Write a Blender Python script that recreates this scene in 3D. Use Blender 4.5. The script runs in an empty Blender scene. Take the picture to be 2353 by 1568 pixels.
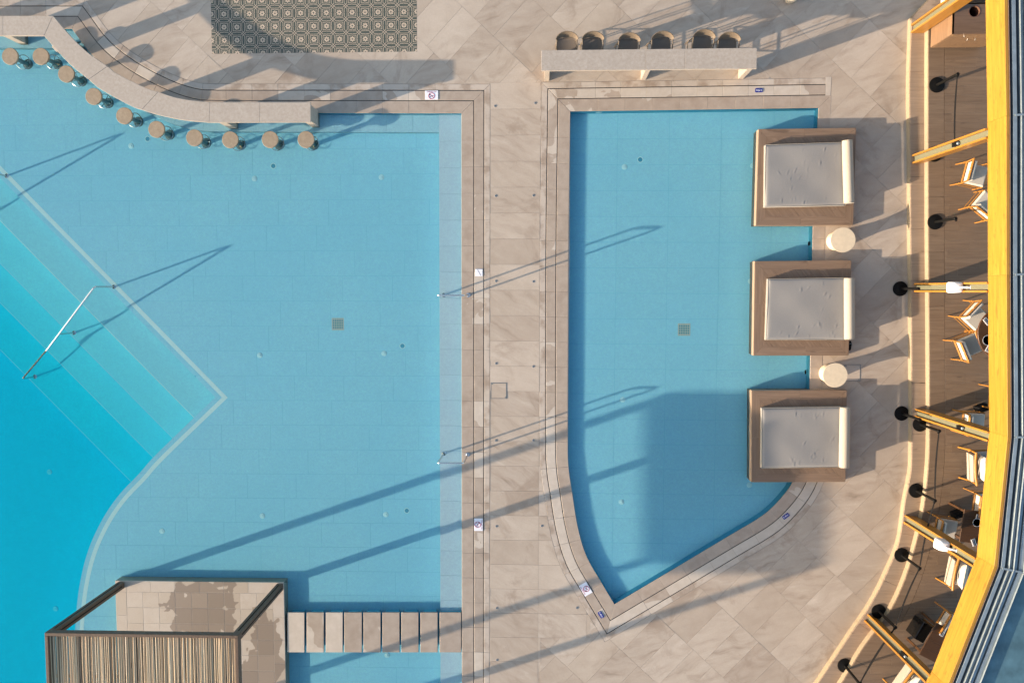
import bpy, bmesh, math, random
from mathutils import Vector, Matrix, Quaternion
from mathutils.geometry import delaunay_2d_cdt
random.seed(7)
SC = bpy.context.scene
COL = SC.collection
rad = math.radians

# ------------------------------------------------------------------ camera, sky, sun, exposure
F, NX, NY, H = 1829.0, 1237.0, 667.0, 18.6          # focal length and nadir in photo units, height in metres
_d = Vector((NX - 1176, 784 - NY, -F)).normalized()
ROT = _d.rotation_difference(Vector((0, 0, -1))).to_matrix()
cam = bpy.data.objects.new('camera', bpy.data.cameras.new('camera'))
COL.objects.link(cam); SC.camera = cam
cam.data.sensor_width = 36.0
cam.data.lens = F / 2352 * 36
cam.data.clip_end = 500
cam.matrix_world = Matrix.Translation((0, 0, H)) @ ROT.to_4x4()

SUN_AZ, SUN_EL = 19.2, 12.0                          # direction the light travels to, height of the sun
world = bpy.data.worlds.new('World'); SC.world = world; world.use_nodes = True
_nt = world.node_tree
_sky = _nt.nodes.new('ShaderNodeTexSky'); _sky.sky_type = 'NISHITA'; _sky.sun_disc = False
_sky.sun_elevation = rad(SUN_EL); _sky.sun_rotation = rad(90 - (SUN_AZ + 180))
_sky.dust_density = 1.6; _sky.ozone_density = 1.0
_nt.links.new(_sky.outputs[0], _nt.nodes['Background'].inputs[0])
_nt.nodes['Background'].inputs[1].default_value = 0.14
_l = bpy.data.lights.new('sun', 'SUN'); _l.energy = 4.15; _l.angle = rad(0.55); _l.color = (1.0, 0.80, 0.60)
_l.cycles.is_caustics_light = True
sun = bpy.data.objects.new('sun', _l); COL.objects.link(sun)
SUN = Vector((math.cos(rad(SUN_AZ)) * math.cos(rad(SUN_EL)), math.sin(rad(SUN_AZ)) * math.cos(rad(SUN_EL)), -math.sin(rad(SUN_EL))))
sun.rotation_euler = SUN.to_track_quat('-Z', 'Y').to_euler()
sun.location = (-10, -5, 12)
vs = SC.view_settings
vs.view_transform = 'Standard'; vs.look = 'None'; vs.exposure = 1.45; vs.gamma = 1.0; vs.use_curve_mapping = False
SC.cycles.use_denoising = True
SC.cycles.max_bounces = 8; SC.cycles.transmission_bounces = 6
SC.cycles.caustics_reflective = False; SC.cycles.caustics_refractive = True

# ------------------------------------------------------------------ photo units -> metres
ZW = -0.012                                          # water level

def W(x, y, z=0.0):
    r = ROT @ Vector((x - 1176, 784 - y, -F))
    k = (z - H) / r.z
    return Vector((k * r.x, k * r.y))

def WU(x, y, z):
    """The point at depth z that shows at (x, y) through the still water."""
    p = W(x, y, ZW)
    r = (ROT @ Vector((x - 1176, 784 - y, -F))).normalized()
    s = math.hypot(r.x, r.y)
    if s < 1e-6: return p
    t = s / 1.33
    k = (ZW - z) * t / math.sqrt(1 - t * t)
    return p + Vector((r.x, r.y)) / s * k

def WL(pts, z=0.0): return [W(x, y, z) for x, y in pts]
def WUL(pts, z): return [WU(x, y, z) for x, y in pts]
def angle_of(a, b): return math.atan2(b.y - a.y, b.x - a.x)

# ------------------------------------------------------------------ materials
MATS = {}
def new_mat(name):
    m = bpy.data.materials.new(name); m.use_nodes = True
    MATS[name] = m
    return m, m.node_tree, m.node_tree.nodes['Principled BSDF']

class N:
    """Short hand for node building."""
    def __init__(s, nt): s.nt = nt
    def node(s, t, **kw):
        n = s.nt.nodes.new(t)
        for k, v in kw.items(): setattr(n, k, v)
        return n
    def link(s, a, b): s.nt.links.new(a, b)
    def math(s, op, a, b=None, c=None):
        n = s.node('ShaderNodeMath', operation=op)
        for i, v in enumerate((a, b, c)):
            if v is None: continue
            if isinstance(v, (int, float)): n.inputs[i].default_value = v
            else: s.link(v, n.inputs[i])
        return n.outputs[0]
    def mix(s, fac, a, b, blend='MIX'):
        n = s.node('ShaderNodeMix', data_type='RGBA', blend_type=blend)
        for sock, v in ((n.inputs[0], fac), (n.inputs[6], a), (n.inputs[7], b)):
            if isinstance(v, (int, float)): sock.default_value = v
            elif isinstance(v, tuple): sock.default_value = (*v, 1) if len(v) == 3 else v
            else: s.link(v, sock)
        return n.outputs[2]
    def noise(s, vec, scale, detail=3, rough=0.55, dist=0.0):
        n = s.node('ShaderNodeTexNoise'); n.inputs['Scale'].default_value = scale
        n.inputs['Detail'].default_value = detail; n.inputs['Roughness'].default_value = rough
        n.inputs['Distortion'].default_value = dist
        s.link(vec, n.inputs['Vector'])
        return n.outputs['Fac']
    def ramp(s, fac, *stops):
        n = s.node('ShaderNodeValToRGB'); e = n.color_ramp.elements
        while len(e) < len(stops): e.new(0.5)
        for i, (p, c) in enumerate(stops):
            e[i].position = p; e[i].color = (*c, 1) if isinstance(c, tuple) else (c, c, c, 1)
        s.link(fac, n.inputs[0]); return n.outputs[0]
    def maprange(s, v, a, b, c, d, smooth=False):
        n = s.node('ShaderNodeMapRange'); n.interpolation_type = 'SMOOTHSTEP' if smooth else 'LINEAR'
        for i, x in enumerate((a, b, c, d)): n.inputs[i + 1].default_value = x
        s.link(v, n.inputs[0]); return n.outputs[0]
    def bump(s, h, strength, dist, bsdf):
        n = s.node('ShaderNodeBump'); n.inputs['Strength'].default_value = strength; n.inputs['Distance'].default_value = dist
        s.link(h, n.inputs['Height']); s.link(n.outputs[0], bsdf.inputs['Normal'])
    def coords(s, randomize=True, world=False):
        """Object coordinates, moved to another place for every object."""
        if world: base = s.node('ShaderNodeNewGeometry').outputs['Position']
        else: base = s.node('ShaderNodeTexCoord').outputs['Object']
        if not randomize: return base, None
        r = s.node('ShaderNodeObjectInfo').outputs['Random']
        c = s.node('ShaderNodeCombineXYZ')
        s.link(s.math('MULTIPLY', r, 37.0), c.inputs[0]); s.link(s.math('MULTIPLY', r, 91.0), c.inputs[1]); s.link(s.math('MULTIPLY', r, 53.0), c.inputs[2])
        v = s.node('ShaderNodeVectorMath', operation='ADD'); s.link(base, v.inputs[0]); s.link(c.outputs[0], v.inputs[1])
        return v.outputs[0], r
    def mapping(s, vec, scale=(1, 1, 1), rotz=None):
        n = s.node('ShaderNodeMapping'); n.inputs['Scale'].default_value = scale
        s.link(vec, n.inputs['Vector'])
        if rotz is not None:
            if isinstance(rotz, (int, float)): n.inputs['Rotation'].default_value = (0, 0, rotz)
            else:
                c = s.node('ShaderNodeCombineXYZ'); s.link(rotz, c.inputs[2]); s.link(c.outputs[0], n.inputs['Rotation'])
        return n.outputs[0]

def mat_plain(name, col, rough=0.55, metal=0.0, grain=0.0, gscale=40, bump=0.0, spec=.5):
    m, nt, b = new_mat(name); n = N(nt); b.inputs['Specular IOR Level'].default_value = spec
    b.inputs['Roughness'].default_value = rough; b.inputs['Metallic'].default_value = metal
    if grain or bump:
        v, r = n.coords()
        g = n.noise(v, gscale, 4)
        n.link(n.mix(n.maprange(g, .3, .7, 0, 1), tuple(c * (1 - grain) for c in col), tuple(min(1, c * (1 + grain)) for c in col)), b.inputs['Base Color'])
        if bump: n.bump(g, bump, .01, b)
    else: b.inputs['Base Color'].default_value = (*col, 1)
    return m

def mat_veined_stone():
    m, nt, b = new_mat('veined_stone'); n = N(nt)
    v, r = n.coords()
    r2 = n.math('FRACT', n.math('MULTIPLY', r, 7.31))
    oc = n.node('ShaderNodeSeparateColor'); n.link(n.node('ShaderNodeObjectInfo').outputs['Color'], oc.inputs[0])
    rot = n.math('ADD', n.math('MULTIPLY', n.math('SUBTRACT', 1.0, oc.outputs[0]), math.pi / 2), n.math('ADD', rad(18), n.math('MULTIPLY', r, rad(24))))
    warp = n.noise(v, 1.3, 3)
    rv = n.mapping(n.mapping(v, (1, 1, 1), rot), (1.0, 5.2, 1))
    wv = n.node('ShaderNodeVectorMath', operation='ADD'); n.link(rv, wv.inputs[0])
    wc = n.node('ShaderNodeCombineXYZ'); n.link(n.math('MULTIPLY', warp, 2.2), wc.inputs[1]); n.link(wc.outputs[0], wv.inputs[1])
    streak = n.noise(wv.outputs[0], 1.1, 6, .62)
    cloud = n.noise(v, 1.7, 5, .6)
    fine = n.noise(v, 30, 4, .7)
    flat = n.mix(n.maprange(cloud, .32, .7, 0, 1), (.37, .300, .232), (.465, .392, .315))
    c = n.ramp(streak, (.30, (.225, .172, .128)), (.40, (.355, .288, .228)), (.52, (.42, .352, .285)), (.62, (.45, .383, .315)), (.72, (.55, .482, .405)))
    c = n.mix(n.maprange(r2, 0, 1, .15, .85), c, flat)
    stain = n.noise(v, .9, 6, .68, .8)
    c = n.mix(n.maprange(stain, .53, .68, 0, .6, True), c, (.25, .186, .135))
    r3 = n.math('FRACT', n.math('MULTIPLY', r, 23.7))
    c = n.mix(n.maprange(r3, .35, 1, .0, .30), c, (.275, .212, .162))
    c = n.mix(n.maprange(r3, .4, 0, .0, .28), c, (.55, .475, .40))
    c = n.mix(n.maprange(fine, .3, .7, 0, .18), c, (.25, .215, .185))
    n.link(c, b.inputs['Base Color'])
    b.inputs['Roughness'].default_value = .62
    n.bump(n.math('ADD', n.math('MULTIPLY', streak, .7), n.math('MULTIPLY', fine, .3)), .35, .008, b)
    return m

def mat_coping():
    """Smooth sandy stone; obj.color red says how much of the stone has dried pale."""
    m, nt, b = new_mat('coping_stone'); n = N(nt)
    v, r = n.coords()
    base, _ = n.coords(False, True)
    fine = n.noise(v, 55, 4, .7); mid = n.noise(v, 6, 4, .6)
    c = n.mix(n.maprange(mid, .3, .7, 0, 1), (.335, .272, .215), (.405, .335, .27))
    c = n.mix(n.maprange(r, 0, 1, 0, .25), c, (.29, .235, .195))
    c = n.mix(n.maprange(fine, .35, .75, 0, .22), c, (.23, .185, .15))
    col = n.node('ShaderNodeObjectInfo').outputs['Color']
    sep = n.node('ShaderNodeSeparateColor'); n.link(col, sep.inputs[0])
    st = n.noise(base, 1.25, 3, .45, .6)
    soft = n.noise(base, 2.6, 4, .6)
    c = n.mix(n.maprange(soft, .45, .72, 0, .5, True), c, (.25, .19, .145))
    c = n.mix(sep.outputs[1], c, n.mix(n.maprange(soft, .42, .66, 0, 1, True), (.47, .405, .34), (.30, .235, .18)))
    dry = n.math('LESS_THAN', n.math('ADD', st, n.math('MULTIPLY', n.math('SUBTRACT', fine, .5), .02)), sep.outputs[0])
    pale = n.mix(n.maprange(mid, .3, .7, 0, 1), (.42, .362, .302), (.485, .428, .365))
    c = n.mix(dry, c, pale)
    n.link(c, b.inputs['Base Color'])
    n.link(n.maprange(dry, 0, 1, .42, .7), b.inputs['Roughness'])
    n.bump(fine, .2, .004, b)
    return m

def mat_platform():
    m, nt, b = new_mat('platform_stone'); n = N(nt); M = n.math
    v, r = n.coords(); base, _ = n.coords(False, True)
    fine = n.noise(v, 50, 4, .7); mid = n.noise(v, 5, 4, .6); edge = n.noise(base, 2.6, 3, .45, .5)
    s = n.node('ShaderNodeSeparateXYZ'); n.link(base, s.inputs[0])
    def blot(cx, cy, rx, ry):
        dx = M('DIVIDE', M('SUBTRACT', s.outputs[0], cx), rx); dy = M('DIVIDE', M('SUBTRACT', s.outputs[1], cy), ry)
        return M('ADD', M('SQRT', M('ADD', M('MULTIPLY', dx, dx), M('MULTIPLY', dy, dy))), M('MULTIPLY', M('SUBTRACT', edge, .5), 2.3))
    d = M('MINIMUM', blot(-8.15, -7.75, .82, .95), M('MINIMUM', blot(-6.62, -9.1, .42, 1.35), blot(-8.4, -9.6, 1.2, 1.0)))
    wet = M('LESS_THAN', d, 1.0)
    c = n.mix(n.maprange(r, 0, 1, 0, 1), (.46, .41, .36), (.34, .285, .225))
    c = n.mix(n.maprange(mid, .35, .7, 0, .5), c, (.36, .30, .24))
    w = n.mix(n.maprange(r, 0, 1, 0, 1), (.265, .215, .172), (.225, .182, .146))
    c = n.mix(wet, c, w); c = n.mix(n.maprange(fine, .35, .75, 0, .2), c, (.22, .175, .14))
    n.link(c, b.inputs['Base Color']); n.link(n.maprange(wet, 0, 1, .65, .35), b.inputs['Roughness']); n.bump(fine, .2, .004, b)
    return m

def mat_speckled(name, lo, hi, scale=26, rough=.6):
    m, nt, b = new_mat(name); n = N(nt)
    v, r = n.coords()
    a = n.noise(v, scale, 5, .7); d = n.noise(v, 3, 3)
    c = n.mix(n.maprange(a, .36, .64, 0, 1), lo, hi)
    c = n.mix(n.maprange(d, .35, .7, 0, .35), c, tuple((p + q) / 2 * .86 for p, q in zip(lo, hi)))
    n.link(c, b.inputs['Base Color']); b.inputs['Roughness'].default_value = rough
    n.bump(a, .2, .004, b)
    return m

def mat_pool_tile(name, col, var=.08):
    m, nt, b = new_mat(name); n = N(nt)
    v, r = n.coords(); base, _ = n.coords(False, True)
    big = n.noise(base, .35, 3, .5); fine = n.noise(v, 34, 5, .75); mid = n.noise(v, 5, 4, .6)
    c = n.mix(n.maprange(r, 0, 1, 0, 1), tuple(x * (1 - var) for x in col), tuple(x * (1 + var * .6) for x in col))
    speck = n.noise(v, 16, 5, .8)
    c = n.mix(n.maprange(fine, .3, .7, 0, .6), c, tuple(x * .80 for x in col))
    c = n.mix(n.maprange(speck, .40, .68, 0, .55), c, tuple(min(.98, x * 1.18) for x in col))
    c = n.mix(n.maprange(mid, .35, .7, 0, .25), c, tuple(x * .82 for x in col))
    c = n.mix(n.maprange(big, .38, .62, 0, .22, True), c, (col[0] * .72, col[1] * .88, col[2] * .93))
    n.link(c, b.inputs['Base Color']); b.inputs['Roughness'].default_value = .7
    b.inputs['Specular IOR Level'].default_value = 0
    return m

def mat_wood(name, lo, hi, knot, scale=1.0, axis='X', rough=.5, coat=0.0, spots=0.0):
    m, nt, b = new_mat(name); n = N(nt)
    v, r = n.coords()
    sc = {'X': (.55, 9, 9), 'Y': (9, .55, 9), 'Z': (9, 9, .55)}[axis]
    g = n.noise(n.mapping(v, tuple(x * scale for x in sc)), 2.4, 6, .65, .35)
    f = n.noise(n.mapping(v, tuple(x * scale * (4 if x > 1 else 2) for x in sc)), 3.5, 4, .7)
    c = n.mix(n.maprange(g, .32, .68, 0, 1), lo, hi)
    c = n.mix(n.maprange(f, .3, .7, 0, .3), c, tuple(x * .72 for x in lo))
    c = n.mix(n.maprange(r, 0, 1, 0, .35), c, tuple(x * .8 for x in lo))
    k = n.noise(n.mapping(v, {'X': (1.6, 6, 6), 'Y': (6, 1.6, 6), 'Z': (6, 6, 1.6)}[axis]), 1.4, 2, .5)
    c = n.mix(n.maprange(k, .66, .76, 0, .65, True), c, knot)
    if spots:
        s = n.noise(n.mapping(v, {'X': (.5, 1, 1), 'Y': (1, .5, 1), 'Z': (1, 1, .5)}[axis]), 17, 2, .5)
        c = n.mix(n.maprange(s, .62, .70, 0, spots, True), c, knot)
    n.link(c, b.inputs['Base Color']); b.inputs['Roughness'].default_value = rough
    b.inputs['Coat Weight'].default_value = coat
    n.bump(g, .12, .004, b)
    return m

def mat_fabric(name, col, weave=900, rough=.9):
    m, nt, b = new_mat(name); n = N(nt)
    v, r = n.coords()
    a = n.noise(v, 90, 3, .7); d = n.noise(v, 2.2, 4, .6)
    c = n.mix(n.maprange(a, .3, .7, 0, 1), tuple(x * .9 for x in col), tuple(min(1, x * 1.08) for x in col))
    c = n.mix(n.maprange(d, .35, .7, 0, .22), c, tuple(x * .82 for x in col))
    n.link(c, b.inputs['Base Color']); b.inputs['Roughness'].default_value = rough
    b.inputs['Sheen Weight'].default_value = .15
    n.bump(a, .15, .003, b)
    return m

def mat_cement_tile():
    """Printed cement tile: knot work in the middle, a quarter flower in each corner."""
    m, nt, b = new_mat('cement_tile'); n = N(nt); M = n.math
    tc, _ = n.coords(False)
    s = n.node('ShaderNodeSeparateXYZ'); n.link(tc, s.inputs[0])
    u = M('DIVIDE', s.outputs[0], TS); v = M('DIVIDE', s.outputs[1], TS)
    a = M('ABSOLUTE', u); e = M('ABSOLUTE', v)
    w = .017
    mx = M('MAXIMUM', a, e); mn = M('MINIMUM', a, e)
    near = lambda x, y, ww=w: M('LESS_THAN', M('ABSOLUTE', M('SUBTRACT', x, y)), ww)
    AND = lambda *q: q[0] if len(q) == 1 else M('MULTIPLY', q[0], AND(*q[1:]))
    bars = AND(near(mn, .105), M('GREATER_THAN', mx, .2), M('LESS_THAN', mx, .485))
    dg = AND(M('MAXIMUM', near(M('ABSOLUTE', M('SUBTRACT', a, e)), .1, w * 1.3), near(M('ADD', a, e), .1, w * 1.3)), M('LESS_THAN', mx, .215))
    c = M('SUBTRACT', .5, a); d = M('SUBTRACT', .5, e)
    cx = M('MAXIMUM', c, d); cn = M('MINIMUM', c, d)
    fr = AND(near(M('SUBTRACT', cx, M('MULTIPLY', M('MAXIMUM', M('SUBTRACT', .07, cn), 0.0), .7)), .278, w), M('GREATER_THAN', cn, .012))
    r = M('SQRT', M('ADD', M('MULTIPLY', c, c), M('MULTIPLY', d, d)))
    th = M('ARCTAN2', d, c)
    ph = M('SUBTRACT', M('MODULO', M('ADD', th, math.pi / 8), math.pi / 4), math.pi / 8)
    px = M('SUBTRACT', M('MULTIPLY', r, M('COSINE', ph)), .14); py = M('MULTIPLY', r, M('SINE', ph))
    pet = M('LESS_THAN', M('ADD', M('MULTIPLY', M('MULTIPLY', px, px), 1 / .085 ** 2), M('MULTIPLY', M('MULTIPLY', py, py), 1 / .047 ** 2)), 1.0)
    lines = bars
    for q in (dg, fr, pet): lines = M('MAXIMUM', lines, q)
    vv, rr = n.coords(); g = n.noise(vv, 30, 4, .7)
    dark = n.mix(n.maprange(g, .3, .7, 0, 1), (.034, .046, .038), (.058, .073, .06))
    pale = n.mix(n.maprange(g, .3, .7, 0, 1), (.42, .335, .25), (.52, .425, .325))
    n.link(n.mix(lines, dark, pale), b.inputs['Base Color'])
    b.inputs['Roughness'].default_value = .6
    return m

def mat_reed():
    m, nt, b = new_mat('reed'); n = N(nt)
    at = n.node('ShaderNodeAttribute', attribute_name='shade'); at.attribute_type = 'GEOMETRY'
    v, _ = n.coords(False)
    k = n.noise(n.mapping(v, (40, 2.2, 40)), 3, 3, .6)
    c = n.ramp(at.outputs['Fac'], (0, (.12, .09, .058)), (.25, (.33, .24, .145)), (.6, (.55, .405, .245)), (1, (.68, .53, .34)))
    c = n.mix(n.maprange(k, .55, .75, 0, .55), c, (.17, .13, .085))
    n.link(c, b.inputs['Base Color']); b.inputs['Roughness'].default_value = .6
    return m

def mat_water():
    m = bpy.data.materials.new('water'); m.use_nodes = True; MATS['water'] = m
    nt = m.node_tree; nt.nodes.clear(); n = N(nt)
    o = n.node('ShaderNodeOutputMaterial'); g = n.node('ShaderNodeBsdfRefraction')
    g.inputs['Color'].default_value = (.89, .985, 1, 1); g.inputs['Roughness'].default_value = 0; g.inputs['IOR'].default_value = 1.5
    gl = n.node('ShaderNodeBsdfGlossy'); gl.inputs['Roughness'].default_value = 0.0
    mx = n.node('ShaderNodeMixShader'); mx.inputs[0].default_value = .013
    n.link(g.outputs[0], mx.inputs[1]); n.link(gl.outputs[0], mx.inputs[2]); n.link(mx.outputs[0], o.inputs[0])
    return m

TS = .2985
mat_veined_stone(); mat_coping(); mat_cement_tile(); mat_reed(); mat_water()
mat_speckled('counter_stone', (.335, .285, .235), (.41, .36, .31), 16)
mat_speckled('seat_stone', (.25, .193, .132), (.335, .268, .19), 14)
mat_platform()
mat_wood('riser_stone', (.285, .225, .15), (.36, .29, .20), (.25, .19, .12), 1.0, 'X', .55)
mat_plain('grout', (.12, .10, .085), .8)
mat_plain('light_grout', (.46, .41, .345), .8)
mat_plain('pale_grout', (.30, .27, .235), .8)
mat_plain('channel', (.03, .028, .026), .6)
mat_pool_tile('pool_tile_pale', (0.64, 0.8, 0.92), .04)  # light absorbed by the water is painted into these tiles, bluer with depth
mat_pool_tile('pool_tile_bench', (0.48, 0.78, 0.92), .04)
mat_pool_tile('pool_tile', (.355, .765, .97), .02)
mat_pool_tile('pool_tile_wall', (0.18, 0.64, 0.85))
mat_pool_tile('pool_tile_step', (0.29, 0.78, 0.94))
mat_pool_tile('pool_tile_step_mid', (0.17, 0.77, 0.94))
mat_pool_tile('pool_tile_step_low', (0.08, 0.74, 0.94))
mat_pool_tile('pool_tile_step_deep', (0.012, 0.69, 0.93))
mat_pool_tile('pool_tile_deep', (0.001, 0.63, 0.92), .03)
mat_pool_tile('pool_line_tile', (.68, .96, 1.0), .03)
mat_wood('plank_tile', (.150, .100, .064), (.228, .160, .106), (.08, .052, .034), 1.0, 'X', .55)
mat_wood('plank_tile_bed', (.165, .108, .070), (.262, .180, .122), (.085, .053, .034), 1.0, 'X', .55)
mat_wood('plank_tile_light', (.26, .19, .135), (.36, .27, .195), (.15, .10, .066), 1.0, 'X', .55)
mat_wood('timber', (.30, .145, .012), (.46, .255, .032), (.22, .09, .012), .8, 'X', .45, 0.1, .5)
mat_wood('timber_post', (.30, .135, .018), (.40, .185, .028), (.2, .08, .012), .8, 'Z', .45, 0.1, .3)
mat_wood('chair_wood', (.30, .13, .025), (.40, .19, .04), (.14, .055, .012), 2.5, 'X', .4, .2)
mat_wood('walnut', (.12, .073, .046), (.195, .122, .078), (.07, .036, .024), 1.6, 'X', .4, .15)
mat_wood('walnut_light', (.17, .103, .060), (.27, .170, .10), (.10, .055, .03), 1.6, 'Y', .4, .15)  # brighter copy of the walnut, sunlight on sides and fronts put into its colour
mat_wood('table_wood', (.055, .025, .010), (.085, .040, .017), (.035, .015, .007), 2, 'X', .4, .1)
mat_plain('leather', (.12, .05, .035), .5, grain=.15)
mat_plain('bronze', (.115, .078, .056), .55, 0, .2, 20, spec=.2)
mat_plain('bronze_dark', (.02, .015, .012), .7, spec=.1)
mat_plain('steel', (.62, .62, .62), .2, 1.0)
mat_plain('stud_metal', (.30, .29, .28), .5, .2)
mat_plain('wet_steel', (.14, .22, .23), .35, .5)
mat_plain('black_metal', (.006, .006, .006), .5, grain=.1, spec=.12)
mat_plain('black_gloss', (.006, .006, .006), .12)
mat_plain('belt', (.008, .008, .009), .8, spec=.1)
mat_plain('white_plastic', (.75, .75, .78), .35)
mat_plain('sign_white', (.72, .73, .78), .35, grain=.04, gscale=20)
mat_plain('sign_red', (.32, .02, .06), .4)
mat_plain('sign_dark', (.03, .03, .035), .5)
mat_plain('sign_blue', (.008, .02, .20), .3)
mat_plain('fitting_white', (.55, .88, .95), .35)
mat_plain('fitting_hole', (.05, .34, .52), .5)
mat_plain('grate_dark', (.12, .36, .42), .5)
mat_plain('grate_bar', (.56, .62, .56), .4)
mat_plain('zinc', (.235, .285, .315), .38, .3, .15, 6)
mat_plain('zinc_dark', (.11, .16, .19), .5, .4)
mat_plain('roof_panel', (.085, .165, .20), .25, .2, .25, 3)
mat_plain('web_panel', (.135, .135, .088), .55, grain=.06, spec=.3)
mat_plain('jar_glass', (.45, .40, .33), .15)
mat_plain('candle', (.80, .66, .42), .5)
mat_fabric('mattress_fabric', (.225, .220, .214))
mat_fabric('cream_fabric', (.37, .33, .268))
mat_fabric('white_fabric', (.52, .485, .43))
mat_fabric('grey_fabric', (.34, .325, .31))
mat_fabric('sling_fabric', (.115, .092, .074))
mat_plain('chair_shell', (.135, .104, .074), .6, grain=.12, gscale=60)
mat_plain('table_cream', (.60, .50, .36), .6, grain=.06, gscale=12)
mat_plain('napkin', (.55, .56, .60), .8)
mat_plain('ceramic', (.42, .45, .52), .25)

# ------------------------------------------------------------------ geometry helpers
def props(o, label=None, cat=None, group=None, kind=None):
    if label: o['label'] = label
    if cat: o['category'] = cat
    if group: o['group'] = group
    if kind: o['kind'] = kind
    return o

def link(name, me, parent=None, **kw):
    o = bpy.data.objects.new(name, me); COL.objects.link(o)
    if parent is not None: o.parent = parent
    o.cycles.is_caustics_receiver = True
    return props(o, **kw)

def thing(name, label, cat, loc=(0, 0, 0), rz=0.0, group=None, kind=None):
    o = bpy.data.objects.new(name, None); COL.objects.link(o)
    o.location = loc if len(loc) == 3 else (*loc, 0); o.rotation_euler = (0, 0, rz)
    o.empty_display_size = .2
    return props(o, label, cat, group, kind)

class MB:
    def __init__(s): s.v = []; s.f = []; s.sm = []; s.shade = []
    def add(s, vs, fs, smooth=False):
        o = len(s.v); s.v += [tuple(p) for p in vs]
        for f in fs: s.f.append(tuple(i + o for i in f)); s.sm.append(smooth)
    def box(s, c, d, rz=0.0, M=None, bev=0.0):
        x, y, z = (k / 2 for k in d)
        if bev:
            b = min(bev, x * .9, y * .9, z * .9)
            ring = lambda ix, zz: [(-x + ix, -y + ix, zz), (x - ix, -y + ix, zz), (x - ix, y - ix, zz), (-x + ix, y - ix, zz)]
            p = ring(b, -z) + ring(0, -z + b) + ring(0, z - b) + ring(b, z)
            fs = [(3, 2, 1, 0), (12, 13, 14, 15)]
            for k in range(3):
                for i in range(4): fs.append((k * 4 + i, k * 4 + (i + 1) % 4, k * 4 + 4 + (i + 1) % 4, k * 4 + 4 + i))
        else:
            p = [(-x, -y, -z), (x, -y, -z), (x, y, -z), (-x, y, -z), (-x, -y, z), (x, -y, z), (x, y, z), (-x, y, z)]
            fs = [(3, 2, 1, 0), (4, 5, 6, 7), (0, 1, 5, 4), (1, 2, 6, 5), (2, 3, 7, 6), (3, 0, 4, 7)]
        T = Matrix.Translation(c) @ Matrix.Rotation(rz, 4, 'Z')
        if M is not None: T = M @ T
        s.add([T @ Vector(q) for q in p], fs)
        return s
    def prism(s, poly, z0, z1, cham=0.0, bottom=True):
        n = len(poly)
        if area(poly) < 0: poly = list(reversed(poly))
        rings = [[(p[0], p[1], z0) for p in poly], [(p[0], p[1], z1 - cham) for p in poly]]
        if cham: rings.append([(q[0], q[1], z1) for q in offset_closed(poly, -cham)])
        vs = [q for r in rings for q in r]; fs = []
        for k in range(len(rings) - 1):
            for i in range(n): fs.append((k * n + i, k * n + (i + 1) % n, (k + 1) * n + (i + 1) % n, (k + 1) * n + i))
        fs.append(tuple((len(rings) - 1) * n + i for i in range(n)))
        if bottom: fs.append(tuple(reversed(range(n))))
        s.add(vs, fs); return s
    def lathe(s, prof, c=(0, 0, 0), n=32, M=None, smooth=True):
        vs = []; fs = []
        for r, z in prof:
            for i in range(n):
                a = 2 * math.pi * i / n; vs.append(Vector((c[0] + r * math.cos(a), c[1] + r * math.sin(a), c[2] + z)))
        for k in range(len(prof) - 1):
            for i in range(n): fs.append((k * n + i, k * n + (i + 1) % n, (k + 1) * n + (i + 1) % n, (k + 1) * n + i))
        if prof[0][0] > 1e-4: fs.append(tuple(reversed(range(n))))
        if prof[-1][0] > 1e-4: fs.append(tuple((len(prof) - 1) * n + i for i in range(n)))
        if M is not None: vs = [M @ v for v in vs]
        o = len(s.f); s.add(vs, fs, smooth)
        for k in range(o, len(s.f)):
            if len(s.f[k]) > 4: s.sm[k] = False
        return s
    def tube(s, path, r, n=10, closed=False, smooth=True):
        path = [Vector(p) for p in path]; m = len(path); vs = []; fs = []
        rs = r if isinstance(r, (list, tuple)) else [r] * m
        prev = None
        for i, p in enumerate(path):
            if closed: t = path[(i + 1) % m] - path[i - 1]
            else: t = path[min(i + 1, m - 1)] - path[max(i - 1, 0)]
            t.normalize()
            if prev is None:
                u = t.orthogonal().normalized()
            else: u = (prev - t * prev.dot(t)).normalized()
            prev = u; w = t.cross(u)
            for k in range(n):
                a = 2 * math.pi * k / n; vs.append(p + (u * math.cos(a) + w * math.sin(a)) * rs[i])
        for i in range(m if closed else m - 1):
            j = (i + 1) % m
            for k in range(n): fs.append((i * n + k, i * n + (k + 1) % n, j * n + (k + 1) % n, j * n + k))
        o = len(s.f); s.add(vs, fs, smooth)
        if not closed:
            b = len(s.v) - m * n
            s.f.append(tuple(b + k for k in reversed(range(n)))); s.sm.append(False)
            s.f.append(tuple(b + (m - 1) * n + k for k in range(n))); s.sm.append(False)
        return s
    def mesh(s, name, mat):
        me = bpy.data.meshes.new(name); me.from_pydata(s.v, [], s.f)
        me.polygons.foreach_set('use_smooth', s.sm)
        me.materials.append(MATS[mat]); me.update()
        if any(s.sm): me.set_sharp_from_angle(angle=rad(38))
        return me
    def build(s, name, mat, parent=None, **kw):
        return link(name, s.mesh(name, mat), parent, **kw)

def area(p): return sum(p[i][0] * p[(i + 1) % len(p)][1] - p[(i + 1) % len(p)][0] * p[i][1] for i in range(len(p))) / 2

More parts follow.
